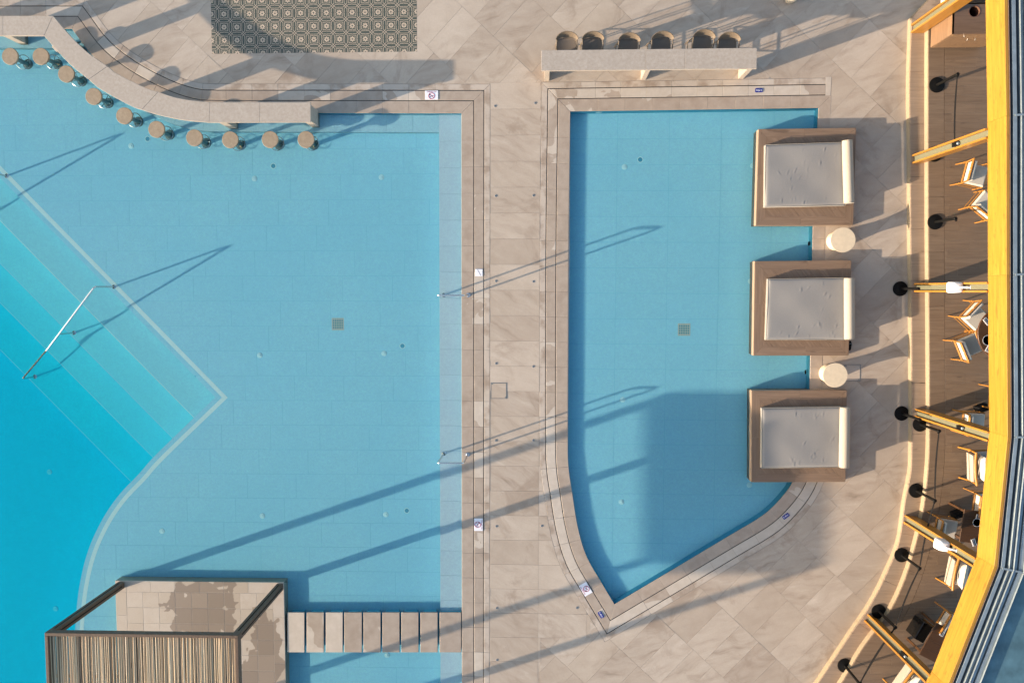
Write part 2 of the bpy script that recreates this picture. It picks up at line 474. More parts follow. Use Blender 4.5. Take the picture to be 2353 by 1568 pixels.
def offset_open(pts, d):
    """Offset to the left of the direction of travel."""
    pts = [Vector((p[0], p[1])) for p in pts]; n = len(pts); out = []
    for i in range(n):
        a = (pts[i] - pts[i - 1]).normalized() if i > 0 else None
        b = (pts[i + 1] - pts[i]).normalized() if i < n - 1 else None
        a = a or b; b = b or a
        na = Vector((-a.y, a.x)); nb = Vector((-b.y, b.x))
        m = na + nb
        m = m.normalized() if m.length > 1e-6 else na
        out.append(pts[i] + m * (d / max(.35, m.dot(na))))
    return out

def offset_closed(pts, d):
    """Grow (d > 0) or shrink a counter-clockwise polygon."""
    pts = [Vector((p[0], p[1])) for p in pts]; n = len(pts); out = []
    for i in range(n):
        a = pts[i] - pts[i - 1]; b = pts[(i + 1) % n] - pts[i]
        if a.length < 1e-9: a = b
        if b.length < 1e-9: b = a
        a = a.normalized(); b = b.normalized()
        na = Vector((a.y, -a.x)); nb = Vector((b.y, -b.x)); m = na + nb
        m = m.normalized() if m.length > 1e-6 else na
        out.append(pts[i] + m * (d / max(.35, m.dot(na))))
    return out

def smooth(pts, corners=(), per=5):
    """Catmull-Rom through the points, sharp at the given indices."""
    P = [Vector((p[0], p[1])) for p in pts]; n = len(P); cuts = sorted(set([0, n - 1] + list(corners))); out = []
    for c0, c1 in zip(cuts, cuts[1:]):
        seg = P[c0:c1 + 1]; m = len(seg)
        for i in range(m - 1):
            p1, p2 = seg[i], seg[i + 1]
            p0 = seg[i - 1] if i else p1 * 2 - p2
            p3 = seg[i + 2] if i + 2 < m else p2 * 2 - p1
            k = 1 if m == 2 else per
            for j in range(k):
                t = j / k
                out.append(.5 * ((2 * p1) + (p2 - p0) * t + (2 * p0 - 5 * p1 + 4 * p2 - p3) * t * t + (3 * p1 - p0 - 3 * p2 + p3) * t ** 3))
    out.append(P[-1]); return out

def inside(p, poly):
    x, y = p[0], p[1]; c = False; n = len(poly); j = n - 1
    for i in range(n):
        if (poly[i][1] > y) != (poly[j][1] > y) and x < (poly[j][0] - poly[i][0]) * (y - poly[i][1]) / (poly[j][1] - poly[i][1]) + poly[i][0]: c = not c
        j = i
    return c

def region(loops, test):
    """Triangles of the plane cut along all loops, kept where test(centroid) holds."""
    vs, es = [], []
    for lp in loops:
        o = len(vs); vs += [Vector((p[0], p[1])) for p in lp]
        es += [(o + i, o + (i + 1) % len(lp)) for i in range(len(lp))]
    V, _, Fc, *_ = delaunay_2d_cdt(vs, es, [], 0, 1e-5)
    out = []
    for f in Fc:
        t = [V[i] for i in f]; c = (t[0] + t[1] + t[2]) / 3
        if abs(area(t)) > 1e-8 and test(c):
            out.append(t if area(t) > 0 else t[::-1])
    return out

def clip_half(poly, a, b):
    """Part of poly left of a -> b."""
    n = Vector((-(b[1] - a[1]), b[0] - a[0])); out = []
    d = [n.x * (p[0] - a[0]) + n.y * (p[1] - a[1]) for p in poly]
    for i in range(len(poly)):
        j = (i + 1) % len(poly)
        if d[i] >= 0: out.append(poly[i])
        if (d[i] > 1e-12 and d[j] < -1e-12) or (d[i] < -1e-12 and d[j] > 1e-12):
            out.append(poly[i] + (poly[j] - poly[i]) * (d[i] / (d[i] - d[j])))
    return out

def clip_tris(tris, quad):
    xs = [q[0] for q in quad]; ys = [q[1] for q in quad]; x0, x1, y0, y1 = min(xs), max(xs), min(ys), max(ys)
    out = []
    for t in tris:
        if max(p.x for p in t) < x0 or min(p.x for p in t) > x1 or max(p.y for p in t) < y0 or min(p.y for p in t) > y1: continue
        q = list(t)
        for i in range(len(quad)):
            q = clip_half(q, quad[i], quad[(i + 1) % len(quad)])
            if len(q) < 3: break
        if len(q) >= 3 and abs(area(q)) > 2e-6: out.append(q)
    return out

def slab_mesh(name, pieces, z1, depth, mat, origin=(0, 0), rz=0.0):
    """One flat-topped piece with side walls, its origin moved to a point of its own."""
    bm = bmesh.new()
    Mi = Matrix.Rotation(-rz, 4, 'Z') @ Matrix.Translation((-origin[0], -origin[1], 0))
    for q in pieces:
        vs = [bm.verts.new(Mi @ Vector((p[0], p[1], z1))) for p in q]
        try: bm.faces.new(vs)
        except ValueError: pass
    bmesh.ops.remove_doubles(bm, verts=bm.verts[:], dist=3e-4)
    bmesh.ops.dissolve_limit(bm, angle_limit=rad(1), verts=bm.verts[:], edges=bm.edges[:])
    for f in bm.faces: f.normal_update()
    up = [f for f in bm.faces if f.normal.z < 0]
    if up: bmesh.ops.reverse_faces(bm, faces=up)
    if depth:
        be = [e for e in bm.edges if len(e.link_faces) == 1]
        g = bmesh.ops.extrude_edge_only(bm, edges=be)
        bmesh.ops.translate(bm, verts=[v for v in g['geom'] if isinstance(v, bmesh.types.BMVert)], vec=(0, 0, -depth))
    me = bpy.data.meshes.new(name); bm.to_mesh(me); bm.free()
    me.materials.append(MATS[mat]); return me

def lay_tiles(tris, parent, name, mat, tw, th, origin, rz, gap, z, depth, bond=0.0, jitter=.0015, rnd=None, min_area=.0015):
    """Lay tw x th tiles over the triangles; each tile is an object; whole tiles share a mesh."""
    if not tris: return 0
    R = Matrix.Rotation(rz, 2); Ri = Matrix.Rotation(-rz, 2); o = Vector((origin[0], origin[1]))
    L = [Ri @ (p - o) for t in tris for p in t]
    x0, x1 = min(p.x for p in L), max(p.x for p in L); y0, y1 = min(p.y for p in L), max(p.y for p in L)
    full = None; cnt = 0
    for j in range(math.floor(y0 / th) - 1, math.ceil(y1 / th) + 1):
        sh = (bond * (j % 2) if not callable(bond) else bond(j)) * tw
        for i in range(math.floor((x0 - sh) / tw) - 1, math.ceil((x1 - sh) / tw) + 1):
            c = Vector((i * tw + sh + tw / 2, j * th + th / 2)); g = gap / 2
            quad = [o + R @ (c + Vector(k)) for k in ((-tw / 2 + g, -th / 2 + g), (tw / 2 - g, -th / 2 + g), (tw / 2 - g, th / 2 - g), (-tw / 2 + g, th / 2 - g))]
            ps = clip_tris(tris, quad)
            A = sum(abs(area(q)) for q in ps)
            if A < min_area: continue
            cw = o + R @ c
            if A > (tw - gap) * (th - gap) * .9995:
                if full is None: full = slab_mesh(name, [[Vector(k) for k in ((-tw / 2 + g, -th / 2 + g), (tw / 2 - g, -th / 2 + g), (tw / 2 - g, th / 2 - g), (-tw / 2 + g, th / 2 - g))]], 0, depth, mat)
                me = full
            else: me = slab_mesh(name, ps, 0, depth, mat, cw, rz)
            if not me.polygons: continue
            ob = link(name, me, parent); ob.location = (cw.x, cw.y, z + random.uniform(-jitter, jitter)); ob.rotation_euler = (0, 0, rz)
            if rnd: rnd(ob, cw)
            cnt += 1
    return cnt

def stations(path, step, sharp=25):
    """Cut a path into equal pieces of about step, corner to corner. Returns [(i, t)] pairs."""
    n = len(path); cor = [0]
    for i in range(1, n - 1):
        a = path[i] - path[i - 1]; b = path[i + 1] - path[i]
        if abs(a.angle_signed(b)) > rad(sharp): cor.append(i)
    cor.append(n - 1); out = []
    for c0, c1 in zip(cor, cor[1:]):
        ls = [(path[i + 1] - path[i]).length for i in range(c0, c1)]; T = sum(ls); k = max(1, round(T / step)); st = []
        for q in range(k + 1):
            s = T * q / k; i = c0; acc = 0
            while i < c1 - 1 and acc + ls[i - c0] < s - 1e-9: acc += ls[i - c0]; i += 1
            st.append((i, min(1, max(0, (s - acc) / ls[i - c0]))))
        out.append(st)
    return out

def band(path, d0, d1, step, gap, z, depth, name, mat, parent, rnd=None, jitter=.001, cham=.004):
    """A row of stones between two offsets of a path; each stone an object."""
    A = offset_open(path, d0); B = offset_open(path, d1); res = []
    def pt(Q, i, t):
        seg = path[i + 1] - path[i]
        if 1e-6 < t < 1 - 1e-6 and seg.length > .5:
            d = d0 if Q is A else d1; u = seg.normalized()
            return path[i] + seg * t + Vector((-u.y, u.x)) * d
        return Q[i] + (Q[i + 1] - Q[i]) * t
    for st in stations(path, step):
        for (i0, t0), (i1, t1) in zip(st, st[1:]):
            ia = [pt(A, i0, t0)] + [A[k] for k in range(i0 + 1, i1 + 1) if not (k == i1 and t1 < 1e-6)] + [pt(A, i1, t1)]
            ib = [pt(B, i0, t0)] + [B[k] for k in range(i0 + 1, i1 + 1) if not (k == i1 and t1 < 1e-6)] + [pt(B, i1, t1)]
            def dd(q):
                o = [q[0]]
                for p in q[1:]:
                    if (p - o[-1]).length > 1e-4: o.append(p)
                return o
            poly = dd(ia) + dd(ib)[::-1]
            if area(poly) < 0: poly.reverse()
            poly = offset_closed(poly, -gap / 2)
            c = sum(poly, Vector((0, 0))) / len(poly)
            loc = [p - c for p in poly]
            ob = MB().prism(loc, -depth, 0, cham, False).build(name, mat, parent)
            ob.location = (c.x, c.y, z + random.uniform(-jitter, jitter))
            if rnd: rnd(ob, c)
            res.append(ob)
    return res

def strip_wall(mb, path, z0, z1):
    n = len(path); vs = [(p.x, p.y, z0) for p in path] + [(p.x, p.y, z1) for p in path]
    mb.add(vs, [(i, i + 1, n + i + 1, n + i) for i in range(n - 1)])

def copy_tree(o, parent=None):
    c = o.copy(); COL.objects.link(c)
    if parent is not None: c.parent = parent
    for ch in list(o.children): copy_tree(ch, c)
    return c

def text_part(body, size, parent, mat, loc, rz=0.0, name='lettering'):
    cu = bpy.data.curves.new(name, 'FONT'); cu.body = body; cu.size = size; cu.align_x = 'CENTER'; cu.align_y = 'CENTER'
    cu.extrude = .0008; cu.resolution_u = 2; cu.materials.append(MATS[mat])
    tmp = bpy.data.objects.new(name + '_source', cu); COL.objects.link(tmp)
    me = bpy.data.meshes.new_from_object(tmp.evaluated_get(bpy.context.evaluated_depsgraph_get()))
    bpy.data.objects.remove(tmp); me.materials.clear(); me.materials.append(MATS[mat])
    o = link(name, me, parent); o.location = loc; o.rotation_euler = (0, 0, rz)
    return o

# ================================================================== THE SETTING
def sheet(name, tris, z, mat, parent=None, **kw):
    return link(name, slab_mesh(name, tris, z, 0, mat), parent, **kw)

# ---- left pool outline: the inner channel line of the coping, then the water edge inside it
slot = [W(-300, 38.7), W(178, 38.7), W(233, 110), W(300, 163), W(383, 207), W(450, 228.5), W(500, 231.7), W(1087.5, 232.4), W(1087.5, 1720)]
slot = smooth(slot, (1, 6, 7), 6)
LP = offset_open(slot, -.278)
iC = max(range(len(LP)), key=lambda i: LP[i].x + LP[i].y)          # inner corner of the pool
LP_close = [W(-300, 1720)]
left_poly = LP + LP_close
left_hole = offset_open(LP, .668) + LP_close

# ---- right pool outline
r_open = [(1836, 1072), (1820, 1108), (1798, 1139), (1765, 1173), (1731, 1197), (1685, 1224), (1628, 1258), (1568, 1294), (1411.5, 1387),
          (1381, 1336), (1347, 1276), (1327, 1209), (1314, 1129), (1306, 1072), (1304, 1000), (1304.5, 780), (1306, 523), (1310, 256), (1880, 248)]
RP = smooth(WL(r_open), (7, 8, 17), 5)
RS = WL([(1880, 248), (1867, 520), (1861, 840), (1857, 1000), (1849, 1040), (1836, 1072)])
right_poly = RP + RS[1:-1]
RP23 = RP[:-1] + [W(1895.5, 247.8)]
right_hole = offset_open(RP23, .668) + [W(1911, 176.5)] + offset_open(RS, .29)[1:]

# ---- terrace edges
R1 = smooth([W(2225, -95)] + WL([(2086, 47), (2081.5, 200), (2083, 333), (2084, 523), (2086, 723), (2087, 923), (2086.5, 1046), (2084, 1085),
      (2071.5, 1149), (2058, 1239), (2031.5, 1306), (1995, 1379), (1945, 1453), (1868, 1569), (1778, 1700)]), (1,), 4)
R2 = smooth([W(2258, -70, .17)] + WL([(2124.5, 74), (2124, 200), (2124.5, 523), (2126, 723), (2127, 923), (2126, 1046), (2115, 1156), (2098, 1236), (2071.5, 1323),
      (2035, 1400), (1975, 1481), (1921.6, 1569), (1833, 1705)], .17), (1,), 4)
terr_poly = R1 + [Vector((20, R1[-1].y)), Vector((20, R1[0].y))]

# ---- ground: one sheet to the horizon with the pools cut out
BIG = [Vector(p) for p in ((-300, -300), (300, -300), (300, 300), (-300, 300))]
ground_t = region([BIG, left_poly, right_poly], lambda c: not inside(c, left_poly) and not inside(c, right_poly))
sheet('ground', ground_t, -.006, 'pale_grout', kind='structure')

# ---- deck of stone tiles
deck = thing('pool_deck', None, None, (0, 0, 0), kind='structure')
mat_c = WL([(484.5, -60), (484.5, 120.5), (958.5, 120.5), (958.5, -60)])
MATL, MATB = -7.57, 5.475
mat_poly = [Vector(p) for p in ((MATL, MATB), (MATL + TS * 16, MATB), (MATL + TS * 16, MATB + TS * 7), (MATL, MATB + TS * 7))]
path_poly = WL([(1126.2, 190.6), (1240.5, 190.6), (1240.8, 1000), (1356, 1000), (1356, 1464), (1241, 1464), (1241, 1720), (1126.2, 1720)])
outer = [Vector(p) for p in ((-17, -11.5), (14, -11.5), (14, 9.5), (-17, 9.5))]
base_test = lambda c: inside(c, outer) and not inside(c, left_hole) and not inside(c, right_hole) and not inside(c, terr_poly)
loops = [outer, left_hole, right_hole, terr_poly, mat_poly, path_poly]
tri_all = region(loops, base_test)
cen = lambda t: (t[0] + t[1] + t[2]) / 3
tri_path = [t for t in tri_all if inside(cen(t), path_poly)]
tri_diag = [t for t in tri_all if not inside(cen(t), path_poly) and not inside(cen(t), mat_poly)]
# only what the frame and a step aside can show
VIEW = [W(-60, -90), W(2300, -90), W(2200, 1660), W(-60, 1660)][::-1]
tri_diag = [q for t in tri_diag for q in clip_tris([t], VIEW if area(VIEW) > 0 else VIEW[::-1])]
tri_diag = [[q[0], q[i], q[i + 1]] for q in tri_diag for i in range(1, len(q) - 1)]
dz = angle_of(W(1883, 111.7), W(1969.7, 20))
def turned(o, c): o.color = (0, 0, 0, 1)
n1 = lay_tiles(tri_diag, deck, 'deck_tile', 'veined_stone', .6, 1.2, W(1883, 111.7), dz + math.pi / 2, .004, 0, .03, bond=lambda j: (j * 3 % 4) / 4 * .5 + .25 * (j % 2), rnd=turned)
n2 = lay_tiles(tri_path, deck, 'deck_tile', 'veined_stone', 1.155, .593, W(1126.2, 190.6), rad(-.2), .004, 0, .03)
print('deck tiles', n1, n2)

# ---- printed tiles let into the deck
carpet = thing('patterned_tile_panel', None, None, (0, 0, 0), kind='structure')
_q = TS / 2 - .0012
_tm = slab_mesh('patterned_tile', [[Vector((-_q, -_q)), Vector((_q, -_q)), Vector((_q, _q)), Vector((-_q, _q))]], 0, .03, 'cement_tile')
for j in range(7):
    for i in range(16):
        t = link('patterned_tile', _tm, carpet); t.location = (MATL + TS * (i + .5), MATB + TS * (j + .5), .001)

# ---- coping stones of both pools
coping = thing('pool_coping', None, None, (0, 0, 0), kind='structure')
def dryness(pale_all, pale_some, lo=.28, hi=.50, g=0.0):
    def f(o, c):
        q = random.random()
        d = 1.0 if q < pale_all else (random.uniform(lo, hi) if q < pale_all + pale_some else 0.0)
        o.color = (d, g, 0, 1)
    return f
def dry_right(o, c):
    top = c.y > 3.9; south = c.y < -3.2
    q = random.random()
    o.color = ((1.0 if q < .6 else .55) if top else (1.0 if q < .7 else .5) if south else (1 if q < .06 else .46 if q < .36 else 0), 0, 0, 1)
band(LP, 0, .278, .6, .003, 0, .045, 'coping_stone', 'coping_stone', coping, dryness(0, .05))
band(LP, .294, .512, .6, .004, 0, .045, 'channel_cover', 'coping_stone', coping, dryness(.12, .38, .36, .50))
band(LP, .528, .662, .6, .004, 0, .045, 'border_stone', 'coping_stone', coping, dryness(.0, .15, .36, .46, .8))
loopR = RP + RS[1:]
band(loopR, 0, .278, .6, .003, 0, .045, 'coping_stone', 'coping_stone', coping, dryness(0, .05))
band(RP23, .294, .512, .6, .004, 0, .045, 'channel_cover', 'coping_stone', coping, dry_right)
band(RP23, .528, .662, .6, .004, 0, .045, 'border_stone', 'coping_stone', coping, dryness(.05, .2, .38, .48, .8))
_p = WL([(1896.5, 177), (1910, 177), (1907.5, 223), (1896, 223)])
MB().prism(_p, -.045, 0, .003, False).build('coping_stone', 'coping_stone', coping)
# dark drain channel below the two slots
chan = MB()
def ribbon(mb, path, d0, d1, z):
    A = offset_open(path, d0); B = offset_open(path, d1); n = len(A)
    mb.add([(p.x, p.y, z) for p in A] + [(p.x, p.y, z) for p in B], [(i, i + 1, n + i + 1, n + i) for i in range(n - 1)])
for pth in (LP, RP23):
    ribbon(chan, pth, .272, .30, -.0045); ribbon(chan, pth, .506, .534, -.0045)
chan.build('drain_channel', 'channel', coping)

# ---- left pool basin
ZF = -.45                                            # shallow floor
basin = MB(); strip_wall(basin, LP, ZF - .05, -.03)
left_basin = basin.build('left_pool_basin', 'pool_tile_wall', kind='structure')
wl = [(-150, 232), (518, 912), (376, 1049), (333, 1097), (290, 1142), (257, 1188), (230, 1240), (213, 1287), (202, 1334), (195, 1380), (190, 1440), (186, 1520), (184, 1620), (184, 1715)]
WLINE = smooth(WUL(wl, ZF), (1,), 5)
EDGE = offset_open(WLINE, -.165)
deep_poly = EDGE + [WU(-285, 1712, ZF), WU(-285, 200, ZF)]
lt = region([left_poly, deep_poly], lambda c: inside(c, left_poly) and not inside(c, deep_poly))
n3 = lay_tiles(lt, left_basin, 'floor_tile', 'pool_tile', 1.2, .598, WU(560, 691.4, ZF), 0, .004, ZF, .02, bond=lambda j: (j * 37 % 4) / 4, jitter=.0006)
sheet('floor_bed', region([[p for p in left_poly]], lambda c: inside(c, left_poly) and not inside(c, deep_poly)) if False else lt, ZF - .006, 'pool_tile_wall', left_basin)
lb = MB(); ribbon(lb, WLINE, -.05, .05, ZF + .004)
lb.build('edge_line', 'pool_line_tile', left_basin)
# benches along the edge
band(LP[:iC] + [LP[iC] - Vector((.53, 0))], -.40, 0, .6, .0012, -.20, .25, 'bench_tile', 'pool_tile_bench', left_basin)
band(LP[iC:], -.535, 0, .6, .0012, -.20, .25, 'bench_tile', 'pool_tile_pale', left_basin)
# stairs into the deep part
dt = region([deep_poly], lambda c: inside(c, deep_poly))
dirL = (EDGE[1] - EDGE[0]).normalized(); nL = Vector((dirL.y, -dirL.x))
ZS = [-.61, -.77, -.93, -1.09]; ZD = -1.25
dk = [0.0]
for (px, py), zz in zip(((180, 686.4), (196.7, 799.7), (168.4, 859.7), (70, 866.4)), ZS):
    dk.append((WU(px, py, zz) - EDGE[0]).dot(nL))
for k, zz in enumerate(ZS):
    a0 = EDGE[0] + nL * dk[k]; a1 = EDGE[0] + nL * dk[k + 1]; far = dirL * 30
    quad = [a0 - far, a1 - far, a1 + far, a0 + far]
    if area(quad) < 0: quad.reverse()
    ps = clip_tris(dt, quad)
    link('stair_tread', slab_mesh('stair_tread', ps, zz, .35, ['pool_tile_step', 'pool_tile_step_mid', 'pool_tile_step_low', 'pool_tile_step_deep'][k]), left_basin)  # each lower tread bluer, the water's tint painted on
    # pale nosing of each tread
    nb = MB(); e0 = a1 - nL * .012
    nosing = clip_tris(ps and [[q[0], q[i], q[i + 1]] for q in ps for i in range(1, len(q) - 1)], [p for p in (lambda Q: Q if area(Q) > 0 else Q[::-1])([e0 - far, a1 - far, a1 + far, e0 + far])])
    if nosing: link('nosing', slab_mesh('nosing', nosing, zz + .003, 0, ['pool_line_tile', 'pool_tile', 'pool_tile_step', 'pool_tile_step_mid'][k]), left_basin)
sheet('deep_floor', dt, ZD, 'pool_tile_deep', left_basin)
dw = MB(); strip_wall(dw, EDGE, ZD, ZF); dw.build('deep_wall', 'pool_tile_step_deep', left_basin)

# ---- right pool basin
ZR = -.42
basin = MB(); strip_wall(basin, loopR, ZR - .05, -.03)
right_basin = basin.build('right_pool_basin', 'pool_tile_wall', kind='structure')
rt = region([right_poly], lambda c: inside(c, right_poly))
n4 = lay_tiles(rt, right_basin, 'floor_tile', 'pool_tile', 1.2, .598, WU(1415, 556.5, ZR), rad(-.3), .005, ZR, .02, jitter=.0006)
sheet('floor_bed', rt, ZR - .006, 'pool_tile_wall', right_basin)
print('pool tiles', n3, n4)

# ---- water of both pools
# the sheets run on below the deck so that slanting light finds the surface they meet at the rim
for nm, (x0, y0, x1, y1) in (('pool_water', (-27, -24, -1.62, 7.2)), ('pool_water', (-1.60, -10.5, 6.7, 4.4))):
    me = bpy.data.meshes.new(nm); me.from_pydata([(x0, y0, ZW), (x1, y0, ZW), (x1, y1, ZW), (x0, y1, ZW)], [], [(0, 1, 2, 3)])
    me.polygons.foreach_set('use_smooth', [True]); me.materials.append(MATS['water'])
    o = link(nm, me, None, kind='structure'); o.cycles.is_caustics_caster = True; o.cycles.is_caustics_receiver = False

# ---- terrace: two steps and a floor of wood-look planks
terrace = thing('terrace', None, None, (0, 0, 0), kind='structure')
ZT = .34
def along(o, c): pass
def tread_band(path, d0, d1, z, depth, nm, mt, step):
    for o in band(path, d0, d1, step, .003, z, depth, nm, mt, terrace, None, .0006, .004):
        # let the grain run along the step
        pass
tread_band(R1, -.012, .0, .155, .155, 'riser_tile', 'riser_stone', 1.2)
tread_band(R2, -.012, .0, ZT - .015, .155, 'riser_tile', 'riser_stone', 1.2)
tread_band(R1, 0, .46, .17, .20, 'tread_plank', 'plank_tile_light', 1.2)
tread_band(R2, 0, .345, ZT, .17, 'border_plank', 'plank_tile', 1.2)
fl = offset_open(R2, .349)
fback = offset_open(R2, 2.05)
fpoly = fl + fback[::-1]
bpoly = fback + [Vector((15.5, fback[-1].y)), Vector((15.5, fback[0].y))]
ft = region([fpoly], lambda c: inside(c, fpoly))
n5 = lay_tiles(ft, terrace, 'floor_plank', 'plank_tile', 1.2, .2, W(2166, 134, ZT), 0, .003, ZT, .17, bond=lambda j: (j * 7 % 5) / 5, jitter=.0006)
sheet('terrace_bed', region([terr_poly], lambda c: inside(c, terr_poly)), .10, 'pale_grout', terrace)
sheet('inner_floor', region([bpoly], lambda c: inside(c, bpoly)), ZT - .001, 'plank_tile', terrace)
sheet('joint_bed', ft, ZT - .0025, 'light_grout', terrace)
print('planks', n5)

# ================================================================== PERGOLA AND ITS PLATFORM
plat_x0, plat_x1 = -10.26, -6.125
plat_y1, plat_y0 = -7.005, -11.02
ZP = .025
platform = thing('pergola_platform', 'square stone tiled island in the blue pool under the reed pergola', 'platform', (0, 0, 0))
MB().prism([(plat_x0 + .004, plat_y0 + .004), (plat_x1 - .004, plat_y0 + .004), (plat_x1 - .004, plat_y1 - .004), (plat_x0 + .004, plat_y1 - .004)], ZF - .03, ZP - .0035).build('base', 'light_grout', platform)
B = .272
def plat_stone(x0, y0, x1, y1, nm, wet=None):
    g = .0025
    cx, cy = (x0 + x1) / 2, (y0 + y1) / 2
    o = MB().prism([(x0 - cx + g, y0 - cy + g), (x1 - cx - g, y0 - cy + g), (x1 - cx - g, y1 - cy - g), (x0 - cx + g, y1 - cy - g)], -.04, 0, .003, False).build(nm, 'platform_stone', platform)
    o.location = (cx, cy, ZP + random.uniform(-.0008, .0008))
    q = random.random()
    o.color = ((1 if q < .35 else .55) if wet is None else wet, 0, 0, 1)
xs = [plat_x0 + B + (plat_x1 - plat_x0 - 2 * B) * i / 6 for i in range(7)]
ys = [plat_y0 + B + (plat_y1 - plat_y0 - 2 * B) * i / 6 for i in range(7)]
for i in range(6):
    plat_stone(xs[i], plat_y1 - B, xs[i + 1], plat_y1, 'edge_stone', .62 if i not in (3,) else .5)
    plat_stone(xs[i], plat_y0, xs[i + 1], plat_y0 + B, 'edge_stone')
    plat_stone(plat_x0, ys[i], plat_x0 + B, ys[i + 1], 'edge_stone', .7)
    plat_stone(plat_x1 - B, ys[i], plat_x1, ys[i + 1], 'edge_stone', .55)
for x in (plat_x0, plat_x1 - B):
    for y in (plat_y0, plat_y1 - B): plat_stone(x, y, x + B, y + B, 'edge_stone', .7)
nx = 9; ny = 9
for i in range(nx):
    for j in range(ny):
        x0 = xs[0] + (xs[-1] - xs[0]) * i / nx; y0 = ys[0] + (ys[-1] - ys[0]) * j / ny
        wet = .50 if 2 <= i <= 6 else .58
        if i >= 7 and j < 7: wet = .47
        plat_stone(x0, y0, x0 + (xs[-1] - xs[0]) / nx, y0 + (ys[-1] - ys[0]) / ny, 'tile', wet)

perg = thing('pergola', 'dark brown pergola with a reed mat roof on the pool island', 'pergola', (0, 0, 0))
px0, px1, py1, py0 = -10.18, -6.14, -7.03, -10.96
HP = 2.92; PT = .15
for x in (px0, px1 - PT):
    for y in (py0, py1 - PT):
        c = (x + PT / 2, y + PT / 2)
        p = MB().box((c[0], c[1], (HP - .16 + ZP) / 2), (PT, PT, HP - .16 - ZP), bev=.006).build('post', 'bronze', perg)
        s = MB()
        for sx, sy, dx, dy in ((0, -1, .03, .004), (0, 1, .03, .004), (1, 0, .004, .03), (-1, 0, .004, .03)):
            s.box((c[0] + sx * (PT / 2 + .001), c[1] + sy * (PT / 2 + .001), (HP - .2 + ZP) / 2 + .04), (dx, dy, HP - .36))
        s.build('groove', 'bronze_dark', p)
BW = .065
for (ax, ay, bx, by) in ((px0, py1 - BW, px1, py1), (px0, py0, px1, py0 + BW)):
    MB().box(((ax + bx) / 2, (ay + by) / 2, HP - .08), (bx - ax, by - ay, .16), bev=.005).build('frame_beam', 'bronze', perg)
for (ax, bx) in ((px0, px0 + BW), (px1 - BW, px1)):
    MB().box(((ax + bx) / 2, (py0 + py1) / 2, HP - .08), (bx - ax, py1 - py0 - 2 * BW - .002, .16), bev=.005).build('frame_beam', 'bronze', perg)
for k in range(1, 4):
    MB().box(((px0 + px1) / 2, py0 + (py1 - py0) * k / 4, HP - .15), (px1 - px0 - 2 * BW, .05, .05)).build('cross_bar', 'bronze', perg)
reeds = MB(); shade = []
x = px0 + BW + .008
while x < px1 - BW - .008:
    r = random.uniform(.0085, .0125); y = py0 + BW + .004
    lay = random.random(); z = HP - .075 + random.uniform(-.006, .006)
    a = x + random.gauss(0, .004); pts = []
    for k in range(7):
        pts.append((min(px1 - BW - .006, max(px0 + BW + .006, a)), y + (py1 - py0 - 2 * BW - .008) * k / 6, z)); a += random.gauss(0, .0055)
    n0 = len(reeds.f); reeds.tube(pts, r, 6, smooth=True)
    sh = min(1, max(0, random.gauss(.62, .26))) if random.random() > .16 else random.uniform(0, .25)
    shade += [sh] * (len(reeds.f) - n0)
    x += random.uniform(.017, .0235)
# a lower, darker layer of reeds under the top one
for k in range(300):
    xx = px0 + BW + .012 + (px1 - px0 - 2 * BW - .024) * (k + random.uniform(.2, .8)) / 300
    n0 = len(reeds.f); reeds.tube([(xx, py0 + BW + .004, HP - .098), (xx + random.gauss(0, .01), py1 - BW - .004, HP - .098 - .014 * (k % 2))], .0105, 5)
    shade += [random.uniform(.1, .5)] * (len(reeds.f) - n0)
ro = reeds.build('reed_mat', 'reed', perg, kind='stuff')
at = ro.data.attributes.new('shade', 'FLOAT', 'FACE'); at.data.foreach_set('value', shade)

# ---- stepping stones between the island and the pool edge
ss = [(660, 699), (704.5, 743.5), (748.5, 787), (791, 831), (835, 874), (878.5, 917.5), (922, 961), (966, 1005), (1010, 1059)]
wets = [.62, .5, .6, 0, .40, 0, 0, 0, 0]
for k, (a, b) in enumerate(ss):
    A, Bp, Cc, D = W(a, 1497), W(b, 1497), W(b, 1405.5), W(a, 1405.5)
    c = (A + Bp + Cc + D) / 4; loc = [p - c for p in (A, Bp, Cc, D)]
    lab = ['pale stepping stone nearest the pergola island, mostly dried', 'stepping stone with a pale dried oval, second from the pergola island', 'stepping stone with a pale dried right half, third from the pergola island',
           'damp brown stepping stone, fourth from the pergola island', 'stepping stone with a small white splash at its top, middle of the row', 'damp brown stepping stone, fourth from the pool edge',
           'damp brown stepping stone, third from the pool edge', 'damp brown stepping stone beside the wide one at the pool edge', 'wide stepping stone against the pool edge, widest of its row'][k]
    t = thing('stepping_stone', lab, 'stepping stone', (c.x, c.y, 0), 0, 'stepping stones to the pergola island')
    top = MB().prism(loc, -.055, .004, .005).build('slab', 'coping_stone', t); top.color = (wets[k], 0, 0, 1)
    if k < 8: MB().prism([p * .86 if False else Vector((p.x * .74, p.y * .9)) for p in loc], ZF - .3 + .28, -.056).build('pedestal', 'pool_tile_wall', t)
    else: MB().prism([Vector((p.x * .97, p.y * .97)) for p in loc], -.22, -.056).build('pedestal', 'pool_tile_wall', t)

